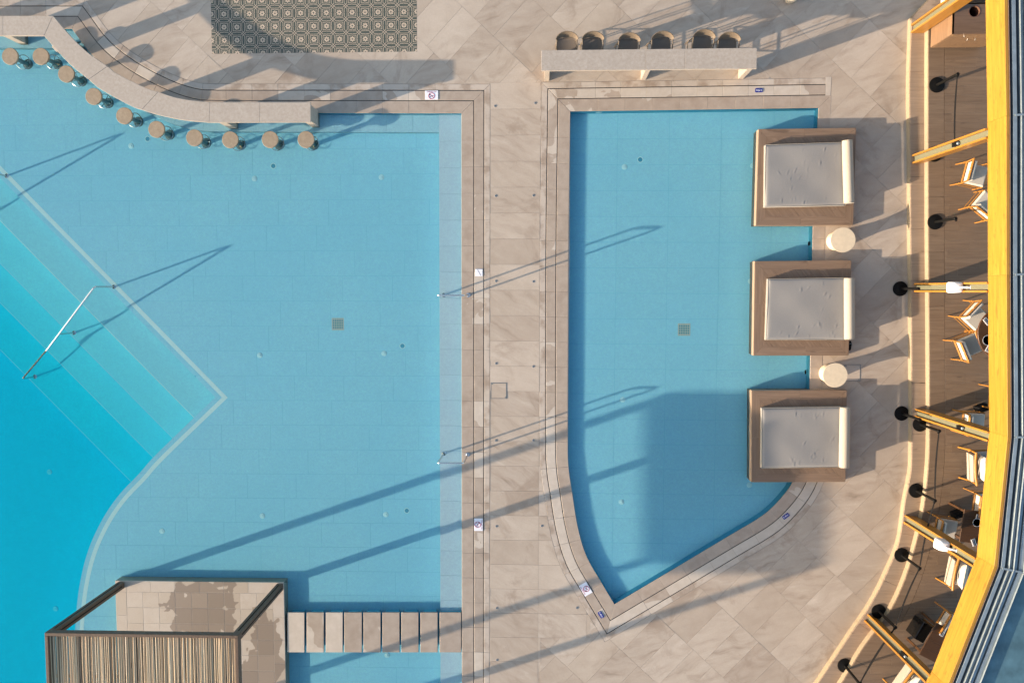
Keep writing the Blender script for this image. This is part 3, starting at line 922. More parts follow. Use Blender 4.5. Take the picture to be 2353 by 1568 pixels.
# ================================================================== SWIM-UP BAR
ZC = .71
Npts = [(-300, 110), (-20, 110), (20, 110), (365, 110), (480, 245), (600, 360), (740, 458), (800, 505), (1000, 605), (1090, 634), (1200, 670), (1320, 692), (1447, 705), (1790, 705), (2140, 705)]
Spts = [(-300, 248), (-20, 248), (20, 248), (303, 248), (400, 358), (500, 460), (610, 548), (700, 620), (900, 730), (975, 757), (1100, 795), (1270, 829), (1440, 845), (1790, 844), (2140, 843)]
cn = [W(x * .3334, y * .3334, ZC) for x, y in Npts]; cs = [W(x * .3334, y * .3334, ZC) for x, y in Spts]
cn = smooth(cn, (1, 2, 3, 12, 13), 4); cs = smooth(cs, (1, 2, 3, 12, 13), 4)
swim = thing('swim_up_bar', 'long curved stone swim-up bar counter along the edge of the blue pool', 'bar counter', (0, 0, 0))
def lens(seq): return [0, 1, 2, 3] + []
n = len(cn); joints = [0, 1, 2, 3, 15, 23, 35, 39 if n > 40 else n - 3]
# joints: straight part, then every few sections of the curve
brk = [0, 1, 2, 3, 3 + 4 * 3, 3 + 4 * 6, 3 + 4 * 9, n - 2, n - 1]
cen_c = (W(100, 60, ZC) + W(715, 258, ZC)) / 2
for a, b in zip(brk, brk[1:]):
    if b <= a: continue
    poly = cs[a:b + 1] + cn[a:b + 1][::-1]
    if area(poly) < 0: poly.reverse()
    poly = offset_closed(poly, -.0015)
    c = sum(poly, Vector((0, 0))) / len(poly)
    o = MB().prism([p - c for p in poly], -.05, 0, .004).build('counter_slab', 'counter_stone', swim); o.location = (c.x, c.y, ZC)
# slab legs carrying the counter; they stand on the pool bench
for (x, y, ang) in ((-150, 60, 0), (5, 60, 0), (137, 101, -48), (324, 221, -30), (508, 262, 0), (703, 258, 0)):
    p = W(x, y, .66)
    MB().box((0, 0, 0), (.17, .36, ZC - .052 + .44), bev=.004).build('leg', 'counter_stone', swim)
    o = swim.children[-1]; o.location = (p.x, p.y, (ZC - .052 - .44) / 2); o.rotation_euler = (0, 0, rad(ang))

# ---- stools standing in the water
def make_stool():
    t = thing('bar_stool', 'x', 'bar stool', (0, 0, 0))
    MB().lathe([(.0, 0), (.17, 0), (.186, .006), (.19, .02), (.19, .052), (.184, .06), (.0, .06)], (0, 0, .32 - ZF), 40).build('seat', 'seat_stone', t)
    MB().lathe([(.07, 0), (.055, .012), (.05, .02), (.05, .69), (.09, .705), (.09, .748), (0, .748)], (0, 0, .02), 20).build('stem', 'wet_steel', t)
    MB().lathe([(.0, 0), (.115, 0), (.12, .006), (.115, .016), (.0, .022)], (0, 0, 0), 32).build('base_plate', 'wet_steel', t)
    f = MB().tube([(.165 * math.cos(a), .165 * math.sin(a), .30) for a in [2 * math.pi * k / 28 for k in range(28)]], .0095, 8, True).build('foot_ring', 'steel', t)
    for k in range(4):
        a = k * math.pi / 2 + .5
        MB().tube([(.045 * math.cos(a), .045 * math.sin(a), .27), (.16 * math.cos(a), .16 * math.sin(a), .30)], .007, 6).build('spoke', 'steel', f)
    return t
stools = [(22.5, 129.5), (93, 129.5), (151.5, 170), (214.5, 221.5), (285, 266), (359, 297), (446, 316.5), (528.5, 321), (620, 320.5), (702.5, 320.5)]
slabels = ['bar stool at the far end of the curved counter, cut by the photo edge', 'second bar stool from the outer end, beside the counter corner', 'third bar stool from the outer end, tucked under the counter corner',
           'fourth bar stool from the outer end, alone in the bend', 'fifth bar stool from the outer end, beside the tip of a thin shadow', 'fifth bar stool from the pool corner end, on the bend of the counter',
           'fourth bar stool from the pool corner end, where the counter straightens', 'third bar stool from the pool corner end, beside a counter leg', 'second bar stool from the pool corner end', 'bar stool at the pool corner end of the counter, by the last leg']
st0 = make_stool()
for k, (x, y) in enumerate(stools):
    o = st0 if k == 0 else copy_tree(st0)
    p = W(x, y, .38); o.location = (p.x, p.y, ZF); o.rotation_euler = (0, 0, k * .7)
    o['label'] = slabels[k]; o['group'] = 'bar stools standing in the pool'

# ================================================================== HANDRAILS
def flange(t, p): MB().lathe([(.0, 0), (.05, 0), (.05, .006), (.03, .014), (.024, .03), (0, .03)], tuple(p), 20).build('flange', 'steel', t)
def rounded(path, r=.07, k=5):
    out = [Vector(path[0])]
    for a, b, c in zip(path, path[1:], path[2:]):
        a, b, c = Vector(a), Vector(b), Vector(c); u = (a - b).normalized(); w = (c - b).normalized()
        for i in range(k + 1):
            s = i / k; out.append(b + u * r * (1 - s) ** 2 + w * r * s ** 2)
    out.append(Vector(path[-1])); return out
def step_rail(pa, pb, za, zb, zt, lab):
    t = thing('pool_handrail', lab, 'handrail', (0, 0, 0), 0, 'handrails of the pool')
    A, Bq = Vector((*pa, za)), Vector((*pb, zb))
    MB().tube(rounded([A, (A.x - .02, A.y, zt), (Bq.x, Bq.y, zt), Bq]), .021, 10).build('rail', 'steel', t)
    flange(t, A); flange(t, Bq); return t
step_rail(WU(1020, 677.5, -.2), W(1075.6, 677.6), -.2, 0, .93, 'short steel handrail over the pool edge, beside the small stairs sign')
step_rail(WU(1020, 1040.5, -.2), W(1074, 1043.5), -.2, 0, .93, 'short steel handrail over the pool edge, nearer the pergola')
def stair_rail(dx, dy, lab):
    t = thing('stair_handrail', lab, 'handrail', (0, 0, 0), 0, 'handrails of the pool')
    z1, z2, z3 = ZF, -.77, -1.09
    A = WU(264 + dx, 658.7 + dy, z1); M_ = WU(174 + dx, 763.7 + dy, z2); Cc = WU(86 + dx, 863.7 + dy, z3)
    top = .56
    q = W(216.7 + dx, 655.4 + dy, top)
    low = top - .95 * 1.0
    Ap, Cp = Vector((A.x, A.y, z1)), Vector((Cc.x, Cc.y, z3))
    MB().tube(rounded([Ap, (A.x, A.y, top), (Cc.x, Cc.y, -.30), Cp]), .021, 10).build('rail', 'steel', t)
    f = (Vector((A.x, A.y)) - M_).length / (Vector((A.x, A.y)) - Cc).length
    MB().tube([(M_.x, M_.y, z2), (M_.x, M_.y, top + (-.30 - top) * f)], .019, 10).build('post', 'steel', t)
    flange(t, Ap); flange(t, (M_.x, M_.y, z2)); flange(t, Cp)
stair_rail(0, 0, 'long steel handrail running down the underwater stairs')
stair_rail(-246, -254, 'stair handrail at the very edge of the photo, its thin shadow in the water')

# ================================================================== POOL FITTINGS
def fitting(i, x, y, z, lab, hole=False):
    p = WU(x, y, z)
    wm = 'fitting_white' if z > -1 else 'pool_tile_step_low'  # deep inlets carry the blue of the water in their own colour
    t = thing('floor_outlet' if hole else 'floor_inlet', lab, 'pool fitting', (p.x, p.y, z), 0, 'round fittings in the pool floor')
    if hole:
        MB().lathe([(.0, .004), (.052, .004), (.052, .0), (0, 0)][::-1], (0, 0, 0), 24).build('hole', 'fitting_hole', t)
        MB().lathe([(.052, 0), (.052, .010), (.066, .010), (.07, 0)], (0, 0, 0), 24).build('rim', 'fitting_white', t)
    else:
        MB().lathe([(.066, 0), (.064, .010), (.046, .016), (.042, .012), (0, .012)], (0, 0, 0), 24).build('disc', wm, t)
        MB().lathe([(.024, .010), (.024, .024), (.016, .028), (0, .028)], (0, 0, 0), 16).build('cap', wm, t)
FL = [(303, 336, ZF, 'white inlet in the pool floor in front of the fifth bar stool'), (586, 411, ZF, 'white inlet below the middle bar stools, near a small dark hole'), (877, 407.5, ZF, 'white inlet on the shallow floor right of the last bar stool'),
      (598, 815.5, ZF, 'white inlet on the shallow floor right of the stair corner'), (883, 811, ZF, 'white inlet beside the dark hole between the two short handrails'), (604, 1183, ZF, 'white inlet just above the long diagonal shadow'),
      (887, 1180, ZF, 'white inlet beside the dark hole near the no diving sign'), (374, 1218, ZF, 'white inlet on the shallow floor above the pergola island'), (120, 1081, ZD, 'faint inlet in the deep water, above the pergola'),
      (134, 1393, ZD, 'faint inlet in the deep water beside the pergola post'), (890, 1502, ZF, 'white inlet below the stepping stones'),
      (1434, 384, ZR, 'white inlet near the top corner of the small pool, by the dark hole'), (1729, 381, ZR, 'white inlet at the side of the topmost daybed'), (1430, 917, ZR, 'white inlet in the small pool under the thin handrail shadow'),
      (1427, 1151, ZR, 'white inlet in the narrow lower part of the small pool'), (1720.5, 1112.5, ZR, 'white inlet at the lower corner of the bottom daybed'), (1723, 646, ZR, 'white inlet at the side of the middle daybed'), (1721, 923, ZR, 'white inlet at the upper side of the bottom daybed')]
for k, q in enumerate(FL): fitting(k, *q)
for k, q in enumerate([(629, 382, ZF, 'dark round hole in the pool floor below the bar stools'), (925, 794, ZF, 'dark round hole in the floor between the two short handrails'), (935, 1171, ZF, 'small dark hole in the floor near the no diving sign'),
                       (1470, 367.5, ZR, 'dark round hole near the top of the small pool'), (341, 320, ZF, 'dark hole almost hidden beside the fifth bar stool')]): fitting(k, *q, True)
for (x, y, z, lab) in ((777, 744, ZF, 'square drain grate in the floor of the large pool'), (1570.5, 756.5, ZR, 'square drain grate in the floor of the small pool')):
    p = WU(x, y, z); t = thing('drain_grate', lab, 'drain grate', (p.x, p.y, z), 0, 'square floor drains')
    fr = MB(); s = .135
    for sx, sy, dx, dy in ((0, s, 2 * s + .02, .02), (0, -s, 2 * s + .02, .02), (s, 0, .02, 2 * s - .02), (-s, 0, .02, 2 * s - .02)): fr.box((sx, sy, .006), (dx, dy, .012))
    fr.build('frame', 'grate_bar', t)
    MB().box((0, 0, .001), (2 * s - .02, 2 * s - .02, .002)).build('well', 'grate_dark', t)
    for k in range(5): MB().box((0, -s + .027 + k * .054, .006), (2 * s - .021, .013, .008)).build('bar', 'grate_bar', t)
    for k in range(4): MB().box((-s + .054 + k * .054, 0, .005), (.008, 2 * s - .022, .005)).build('bar', 'grate_bar', t)
p = W(1375, 259, -.2)
t = thing('underwater_light', 'small round light on the top wall of the small pool', 'pool light', (p.x, RP[-1].y - .01, -.2))
MB().lathe([(.08, 0), (.08, .02), (.06, .03), (0, .034)], (0, 0, 0), 24, Matrix.Rotation(rad(90), 4, 'X')).build('lens', 'fitting_white', t)
for (x, y, lab) in ((1859, 560, 'small dark outlet on the pool wall between the upper two daybeds'), (1851, 853.5, 'small dark outlet on the pool wall between the lower two daybeds')):
    p = W(x, y, -.2); t = thing('wall_outlet', lab, 'pool fitting', (p.x - .02, p.y, -.2), 0, 'outlets on the pool wall')
    MB().lathe([(.05, 0), (.05, .02), (.035, .03), (0, .03)], (0, 0, 0), 20, Matrix.Rotation(rad(-90), 4, 'Y')).build('ring', 'black_metal', t)

# ================================================================== SIGNS SET ON THE COPING
def no_diving(x, y, rz, lab):
    p = W(x, y); t = thing('no_diving_sign', lab, 'sign', (p.x, p.y, .002), rz, 'no diving signs')
    MB().box((0, 0, .004), (.30, .205, .008), bev=.002).build('plate', 'sign_white', t)
    text_part('NO DIVING', .042, t, 'sign_red', (0, -.078, .0085))
    cy = .018
    MB().tube([(.068 * math.cos(a), cy + .068 * math.sin(a), .0085) for a in [2 * math.pi * k / 36 for k in range(36)]], .0065, 6, True).build('prohibition_ring', 'sign_red', t)
    MB().box((0, cy, .0092), (.135, .011, .002), rad(-45)).build('slash', 'sign_red', t)
    d = MB().box((-.004, cy + .004, .0088), (.075, .011, .0012), rad(24)).box((.038, cy + .022, .0088), (.03, .008, .0012), rad(65)).box((-.036, cy - .004, .0088), (.03, .007, .0012), rad(-8))
    d.lathe([(.011, 0), (.011, .001), (0, .001)], (.05, cy - .026, .0088), 12).box((.04, cy - .04, .0088), (.022, .02, .0012), rad(20)).build('diver', 'sign_dark', t)
no_diving(991.3, 219, rad(180), 'no diving sign at the top edge of the large pool')
no_diving(1099, 1204, rad(90), 'no diving sign on the coping between the two pools')
no_diving(1345, 1352, rad(-59), 'no diving sign on the curved coping of the small pool')
p = W(1100, 626); t = thing('stairs_sign', 'small white sign with a zigzag stairs symbol', 'sign', (p.x, p.y, .002))
MB().box((0, 0, .004), (.17, .165, .008), bev=.002).build('plate', 'sign_white', t)
zz = MB(); q = (-.035, .062)
for k in range(5):
    zz.box((q[0] + .0075, q[1], .0088), (.019, .006, .0014)); zz.box((q[0] + .015, q[1] - .013, .0088), (.006, .028, .0012)); q = (q[0] + .015, q[1] - .026)
zz.build('stairs_symbol', 'sign_dark', t)
def depth_mark(x, y, rz, lab):
    p = W(x, y); t = thing('depth_marker', lab, 'sign', (p.x, p.y, .002), rz, 'blue depth markers')
    r = .02; w, h = .085, .045; poly = []
    for cx, cy, a0 in ((w - r, h - r, 0), (-w + r, h - r, 90), (-w + r, -h + r, 180), (w - r, -h + r, 270)):
        for k in range(5): a = rad(a0 + 22.5 * k); poly.append(Vector((cx + r * math.cos(a), cy + r * math.sin(a))))
    MB().prism(poly, 0, .008, .001).build('plate', 'sign_blue', t)
    text_part('0.40m', .058, t, 'sign_white', (0, 0, .0085))
depth_mark(1743, 208, rad(180), 'blue 0.40m depth marker on the straight top edge of the small pool')
depth_mark(1805, 1184.5, rad(38), 'blue 0.40m depth marker on the coping near the bottom daybed')
depth_mark(1380, 1410.5, rad(-57), 'blue 0.40m depth marker near the pointed corner of the small pool')

# ---- small lights and covers set into the path between the pools
sl = [(1137, 244, 'topmost deck stud on the large pool side of the path'), (1229, 237, 'topmost deck stud on the small pool side of the path'), (1138.5, 450, 'deck stud on the damp tile, large pool side'), (1225, 449, 'rusty deck stud on the damp tile, small pool side'),
      (1139, 645.5, 'deck stud level with the stairs sign'), (1225, 646.5, 'deck stud beside the thin handrail shadow'), (1139.3, 834.5, 'deck stud above the square access cover'), (1224.5, 841.5, 'deck stud opposite the square access cover'),
      (1139, 1011, 'deck stud beside the lower handrail shadow'), (1224.7, 1011, 'deck stud in the broad diagonal shadow'), (1140, 1208, 'deck stud beside the no diving sign'), (1244.5, 1207, 'deck stud at the start of the curved coping'),
      (1141, 1395.5, 'deck stud in the broad shadow below the no diving sign'), (1325, 1395, 'deck stud beside the pointed corner of the small pool'), (1141.5, 1514.5, 'lowest deck stud of the path')]
for k, (x, y, lab) in enumerate(sl):
    p = W(x, y); t = thing('deck_stud', lab, 'deck stud', (p.x, p.y, .001), 0, 'metal studs in the deck')
    MB().lathe([(.03, 0), (.03, .004), (.022, .007), (.021, .003), (0, .003)], (0, 0, 0), 20).build('ring', 'stud_metal', t)
    MB().lathe([(.015, .003), (.013, .007), (0, .008)], (0, 0, 0), 14).build('cap', 'zinc_dark', t)
for (x0, y0, x1, y1, lab) in ((1126.8, 878.5, 1164, 915.5, 'square stone access cover in a metal frame between the pools'), (1938.5, 836.5, 1977, 875, 'square access cover beside the lower round table')):
    a, b = W(x0, y1), W(x1, y0); c = (a + b) / 2; w, h = b.x - a.x, b.y - a.y
    t = thing('access_cover', lab, 'access cover', (c.x, c.y, .001), 0, 'access covers in the deck')
    MB().box((0, 0, .0005), (w - .03, h - .03, .006)).build('lid', 'veined_stone', t)
    fr = MB()
    for sx, sy, dx, dy in ((0, h / 2 - .008, w, .007), (0, -h / 2 + .008, w, .007), (w / 2 - .008, 0, .007, h - .024), (-w / 2 + .008, 0, .007, h - .024)): fr.box((sx, sy, .002), (dx, dy, .007))
    fr.build('frame', 'zinc_dark', t)
    for sx, sy in ((-1, 1), (1, -1)): MB().lathe([(.012, 0), (.012, .005), (0, .005)], (sx * (w / 2 - .035), sy * (h / 2 - .035), .002), 10).build('lifting_hole', 'zinc_dark', t)

# ================================================================== DAYBEDS
ZB = .17
def daybed(pl, mt, bol, lab, plab, seed):
    rnd = random.Random(seed)
    P = WL(pl, ZB); ctr = sum(P, Vector((0, 0))) / 4; P = [p - ctr for p in P]        # TL TR BR BL
    t = thing('daybed_plinth', plab, 'plinth', (ctr.x, ctr.y, 0), 0, 'wood tiled plinths of the daybeds')
    C4 = [P[3], P[2], P[1], P[0]]                                                     # counter-clockwise
    MB().prism(offset_closed(C4, -.004), -.44, ZB - .012).build('plinth_base', 'plank_tile_light', t)
    I4 = offset_closed(C4, -.20)
    for k in range(4):
        a, b, c, d = C4[k], C4[(k + 1) % 4], I4[(k + 1) % 4], I4[k]
        m1, m2 = (a + b) / 2, (d + c) / 2
        L = (b - a).length; s = .5 + rnd.uniform(-.06, .06)
        m1 = a + (b - a) * s; m2 = d + (c - d) * s
        for poly in ([a, m1, m2, d], [m1, b, c, m2]):
            poly = offset_closed(poly, -.0016); cc = sum(poly, Vector((0, 0))) / 4; ang = angle_of(a, b)
            Rm = Matrix.Rotation(-ang, 2)
            o = MB().prism([Rm @ (p - cc) for p in poly], -.012, 0, .001, False).build('border_plank', 'plank_tile_bed', t)
            o.location = (cc.x, cc.y, ZB); o.rotation_euler = (0, 0, ang)
        # facing planks on the sides
        n_ = Vector(((b - a).y, -(b - a).x)).normalized(); mid = (a + b) / 2 + n_ * .001
        o = MB().box((0, 0, 0), (L - .002, .008, .30)).build('side_plank', 'plank_tile_light', t); o.location = (mid.x, mid.y, ZB - .004 - .155); o.rotation_euler = (0, 0, angle_of(a, b))
    tri = [[I4[0], I4[1], I4[2]], [I4[0], I4[2], I4[3]]]
    tri = [[p.copy() for p in offset_closed(q, 0)] for q in tri]
    lay_tiles(tri, t, 'field_plank', 'plank_tile_bed', 1.0, .16, (0, 0), rad(-52), .003, ZB, .012, bond=.5, jitter=.0004)
    # mattress
    ZM = ZB + .15
    Q = WL(mt, ZM); c = sum(Q, Vector((0, 0))) / 4; Q = [Q[3] - c, Q[2] - c, Q[1] - c, Q[0] - c]
    m = thing('daybed_mattress', lab, 'mattress', (c.x, c.y, ZB + .001), 0, 'mattresses on the daybeds')
    cu, cv = 84, 64; bm = bmesh.new(); grid = []
    creases = [(rnd.uniform(.15, .9), rnd.uniform(.1, .92), rnd.gauss(1.25, .35), rnd.uniform(.025, .06), rnd.uniform(.004, .009)) for _ in range(13)]
    creases += [(rnd.uniform(.2, .85), rnd.choice((.06, .1, .9, .12)), rnd.gauss(1.4, .2), rnd.uniform(.025, .06), rnd.uniform(.004, .009)) for _ in range(7)]
    w0 = (Q[1] - Q[0]).length; h0 = (Q[3] - Q[0]).length
    def hgt(u, v):
        e = min(u * w0, (1 - u) * w0, v * h0, (1 - v) * h0); z = .15 - .022 * math.exp(-e / .02) + .009 * math.sin(u * 5 + seed) * math.sin(v * 4.3 + seed) + .004 * math.sin(u * 11 + 2 * seed) * math.sin(v * 9 + seed)
        for cx, cy, an, ln, hh in creases:
            dx, dy = (u - cx) * w0, (v - cy) * h0
            p = dx * math.cos(an) + dy * math.sin(an); q = -dx * math.sin(an) + dy * math.cos(an) + 4 * p * p
            if abs(p) < 3 * ln and abs(q) < .06: z += hh * math.exp(-(p / ln) ** 2) * (math.exp(-(q / .012) ** 2) - .7 * math.exp(-((q + .018) / .012) ** 2))
        return z
    def warp(v): return v
    us = [i / cu for i in range(cu + 1)]; vvv = [j / cv for j in range(cv + 1)]
    for j in vvv:
        row = []
        for i in us:
            p = Q[0] * (1 - i) * (1 - j) + Q[1] * i * (1 - j) + Q[2] * i * j + Q[3] * (1 - i) * j
            row.append(bm.verts.new((p.x, p.y, hgt(i, j))))
        grid.append(row)
    for j in range(cv):
        for i in range(cu): bm.faces.new((grid[j][i], grid[j][i + 1], grid[j + 1][i + 1], grid[j + 1][i]))
    ring = [grid[0][i] for i in range(cu)] + [grid[j][cu] for j in range(cv)] + [grid[cv][i] for i in range(cu, 0, -1)] + [grid[j][0] for j in range(cv, 0, -1)]
    def skirt(ring, off, z):
        new = []
        for v in ring:
            d = Vector((v.co.x, v.co.y)); s = 1 + off / d.length; new.append(bm.verts.new((v.co.x * s, v.co.y * s, z)))
        for i in range(len(ring)): bm.faces.new((ring[i], new[i], new[(i + 1) % len(ring)], ring[(i + 1) % len(ring)]))
        return new
    r1 = skirt(ring, .006, .115); r2 = skirt(r1, .002, .03); skirt(r2, -.008, 0)
    for f in bm.faces: f.smooth = True
    me = bpy.data.meshes.new('cover'); bm.to_mesh(me); bm.free(); me.materials.append(MATS['mattress_fabric'])
    link('cover', me, m)
    pr = MB()
    for zz, k in ((.135, .004), (.022, .006)):
        ro = offset_closed(Q, k); pr.tube([(*p, zz) for p in ro], .006, 6, True)
    pr.build('piping', 'cream_fabric', m)
    # bolster
    zb = ZM + .11
    a, b = W(*bol[0], zb), W(*bol[1], zb); cc = (a + b) / 2; L = (a - b).length
    bo = thing('bolster', lab.replace('mattress', 'bolster').replace('grey', 'cream'), 'bolster', (cc.x, cc.y, ZM - .004), angle_of(b, a), 'bolsters at the heads of the daybeds')
    M_ = Matrix.Rotation(rad(90), 4, 'Y')
    MB().lathe([(0, -L / 2), (.085, -L / 2), (.106, -L / 2 + .012), (.112, -L / 2 + .04), (.113, 0), (.112, L / 2 - .04), (.106, L / 2 - .012), (.085, L / 2), (0, L / 2)], (-.112, 0, 0), 28, Matrix.Translation((0, 0, 0)) @ M_).build('roll', 'cream_fabric', bo)
    pi = MB()
    for s in (-1, 1): pi.tube([(s * (L / 2 - .006), .108 * math.cos(q), .112 + .108 * math.sin(q)) for q in [2 * math.pi * k / 24 for k in range(24)]], .006, 6, True)
    pi.build('piping', 'cream_fabric', bo)
daybed([(1743, 297), (1966, 294), (1959.5, 517), (1736.5, 517.5)], [(1759, 333), (1938, 327), (1943, 471), (1757.5, 475)], [(1946, 323), (1950, 467)],
       'grey mattress on the topmost of the three daybeds', 'wood tiled plinth of the topmost daybed, nearest the bar table', 1)
daybed([(1734, 600), (1955, 598), (1949, 816), (1731, 816)], [(1765, 641), (1946, 638), (1944, 780), (1760, 780)], [(1950.5, 638.5), (1951, 779)],
       'grey mattress on the middle daybed between the two round tables', 'wood tiled plinth of the middle daybed between the round tables', 2)
daybed([(1727, 897), (1945, 896), (1941.5, 1106), (1726, 1106.5)], [(1751, 938), (1934, 935), (1933, 1072), (1750, 1075)], [(1941, 935), (1938.5, 1073)],
       'grey mattress on the bottom daybed beside the curved coping', 'wood tiled plinth of the bottom daybed beside the curved coping', 3)
# towel holder at the corner of the middle daybed
p = W(1955, 795, .2); t = thing('sandals', 'pair of dark sandals by the corner of the middle daybed', 'sandals', (p.x, p.y, 0))
for s in (-1, 1):
    sole = MB().prism([Vector((s * .045 + .04 * math.cos(a) * (1 if math.sin(a) > 0 else .8), .115 * math.sin(a))) for a in [2 * math.pi * k / 14 for k in range(14)]], 0, .022, .004).build('sole', 'belt', t)
    MB().tube([(s * .045 - .04, .02, .015), (s * .045 - .02, .05, .05), (s * .045 + .02, .05, .05), (s * .045 + .04, .02, .015)], .008, 6).build('strap', 'zinc_dark', sole)

# ---- round side tables
for (x, y, lab) in ((1936.5, 551, 'cream round side table between the upper two daybeds'), (1918.5, 861.5, 'cream round side table between the lower two daybeds')):
    p = W(x, y, .45); t = thing('side_table', lab, 'side table', (p.x, p.y, 0), 0, 'round side tables')
    MB().lathe([(0, 0), (.21, 0), (.215, .01), (.20, .05), (.165, .12), (.135, .20), (.13, .25), (.16, .34), (.23, .415), (0, .415)], (0, 0, 0), 40).build('pedestal', 'table_cream', t)
    MB().lathe([(.0, 0), (.25, 0), (.272, .012), (.277, .024), (.274, .033), (0, .035)], (0, 0, .4155), 48).build('top', 'table_cream', t)

# ================================================================== HIGH TABLE AND ITS CHAIRS
ZH = 1.0
hb = WL([(1243, 115.7), (1738.7, 110.7), (1738.7, 158.4), (1243.4, 162.7)], ZH)
hx0, hx1 = hb[0].x, hb[1].x; hy1 = (hb[0].y + hb[1].y) / 2; hy0 = (hb[2].y + hb[3].y) / 2
ht = thing('high_table', 'long narrow stone bar table with a row of chairs behind', 'bar table', (0, 0, 0))
jx = [hx0, hx0 + (hx1 - hx0) * .495, hx0 + (hx1 - hx0) * .66, hx1]
jx = [hx0, W(1482, 140, ZH).x, W(1573, 140, ZH).x, hx1]
for a, b in zip(jx, jx[1:]):
    o = MB().box((0, 0, 0), (b - a - .003, hy1 - hy0, .06), bev=.003).build('top_slab', 'counter_stone', ht); o.location = ((a + b) / 2, (hy0 + hy1) / 2, ZH - .03)
for x in (W(1256, 184).x, W(1477, 183).x, W(1701, 180).x):
    o = MB().box((0, 0, 0), (.105, .30, ZH - .062), bev=.003).build('leg', 'counter_stone', ht); o.location = (x, hy0 + .16 + .03, (ZH - .06) / 2)

def make_bar_chair():
    t = thing('bar_chair', 'x', 'chair', (0, 0, 0))
    zs = .72
    # seat sling: front at -y
    s = MB(); nu, nv = 8, 8; vs = []; fs = []
    for j in range(nv + 1):
        for i in range(nu + 1):
            u, v = i / nu * 2 - 1, j / nv; w = .19 + .015 * (1 - v)
            vs.append((u * w, -.24 + .47 * v - .03 * u * u * v, zs - .02 + .02 * u * u - .025 * v + (.02 if v > .9 else 0)))
    for j in range(nv):
        for i in range(nu): a = j * (nu + 1) + i; fs.append((a, a + 1, a + nu + 2, a + nu + 1))
    s.add(vs, fs, True); s.build('seat', 'sling_fabric', t)
    # curved back shell, open below
    b = MB(); vs = []; fs = []; na, nh = 20, 5
    for side in (0, 1):
        for j in range(nh + 1):
            h = j / nh
            for i in range(na + 1):
                q = math.pi * (.04 + .92 * i / na); rx = .215 + .035 * h - side * .012; ry = .115 + .055 * h - side * .012
                top = .33 - .06 * abs(math.cos(q)) ** 3; low = .155 + .03 * abs(math.cos(q)) ** 2
                vs.append((rx * math.cos(q), .06 + ry * math.sin(q) + .0 * h, zs + low + (top - low) * h))
    A = (na + 1) * (nh + 1)
    for side in (0, 1):
        for j in range(nh):
            for i in range(na):
                a = side * A + j * (na + 1) + i; f = (a, a + 1, a + na + 2, a + na + 1); fs.append(f if side == 0 else f[::-1])
    for i in range(na):
        fs.append((nh * (na + 1) + i, nh * (na + 1) + i + 1, A + nh * (na + 1) + i + 1, A + nh * (na + 1) + i)); fs.append((i + 1, i, A + i, A + i + 1))
    b.add(vs, fs, True); b.build('back_shell', 'chair_shell', t)
    fr = MB().tube([(.2, -.25, zs - .01), (.205, .1, zs - .03), (.17, .2, zs - .03), (-.17, .2, zs - .03), (-.205, .1, zs - .03), (-.2, -.25, zs - .01)], .012, 8)
    fr.tube([(-.2, -.25, zs - .012), (.2, -.25, zs - .012)], .012, 8); fr.build('seat_frame', 'chair_shell', t)
    for sx in (-1, 1):
        MB().tube([(sx * .205, -.24, zs - .01), (sx * .235, -.27, 0)], .012, 8).build('leg', 'chair_shell', t)
        MB().tube([(sx * .215, .09, zs + .2), (sx * .20, .14, zs - .03), (sx * .235, .23, 0)], .012, 8).build('leg', 'chair_shell', t)
        MB().tube([(sx * .222, .08, zs + .2), (sx * .225, -.02, zs + .185), (sx * .212, -.16, zs + .10), (sx * .205, -.24, zs)], .014, 8).build('arm', 'chair_shell', t)
    MB().tube([(-.226, -.262, .25), (.226, -.262, .25)], .011, 8).build('foot_bar', 'chair_shell', t)
    for sx in (-1, 1): MB().tube([(sx * .226, -.262, .25), (sx * .228, .205, .25)], .01, 8).build('side_bar', 'chair_shell', t)
    MB().tube([(-.228, .205, .25), (.228, .205, .25)], .01, 8).build('back_bar', 'chair_shell', t)
    return t
bc = make_bar_chair()
for k, (x, yt) in enumerate(((1303, 65), (1363, 65), (1447, 68), (1524, 64.5), (1619.5, 60.5), (1678, 66.5))):
    o = bc if k == 0 else copy_tree(bc)
    p = W(x, yt, 1.06); o.location = (p.x, p.y - .285, 0); o.rotation_euler = (0, 0, rad((0, 0, -2, 1, -3, -2)[k]))
    o['label'] = ['taupe bar chair at the end of the table nearest the large pool', 'second taupe bar chair, close beside the end one', 'third taupe bar chair, alone left of the table middle', 'fourth taupe bar chair, just right of the table middle',
                  'fifth taupe bar chair, pushed a little further back', 'taupe bar chair at the end of the table nearest the terrace'][k]
    o['group'] = 'bar chairs in a row at the stone table'

# ---- jar lantern at the top edge
p = W(1815, -6); t = thing('jar_lantern', 'pale glass jar lantern with a cream candle, cut by the top edge', 'lantern', (p.x, p.y, 0))
MB().lathe([(.13, 0), (.16, .02), (.17, .12), (.16, .28), (.13, .34), (.125, .34), (.15, .27), (.16, .12), (.15, .03), (0, .03)], (0, 0, 0), 32).build('jar', 'jar_glass', t)
MB().lathe([(.07, 0), (.07, .17), (.05, .18), (0, .17)], (0, 0, .031), 24).build('candle', 'candle', t)

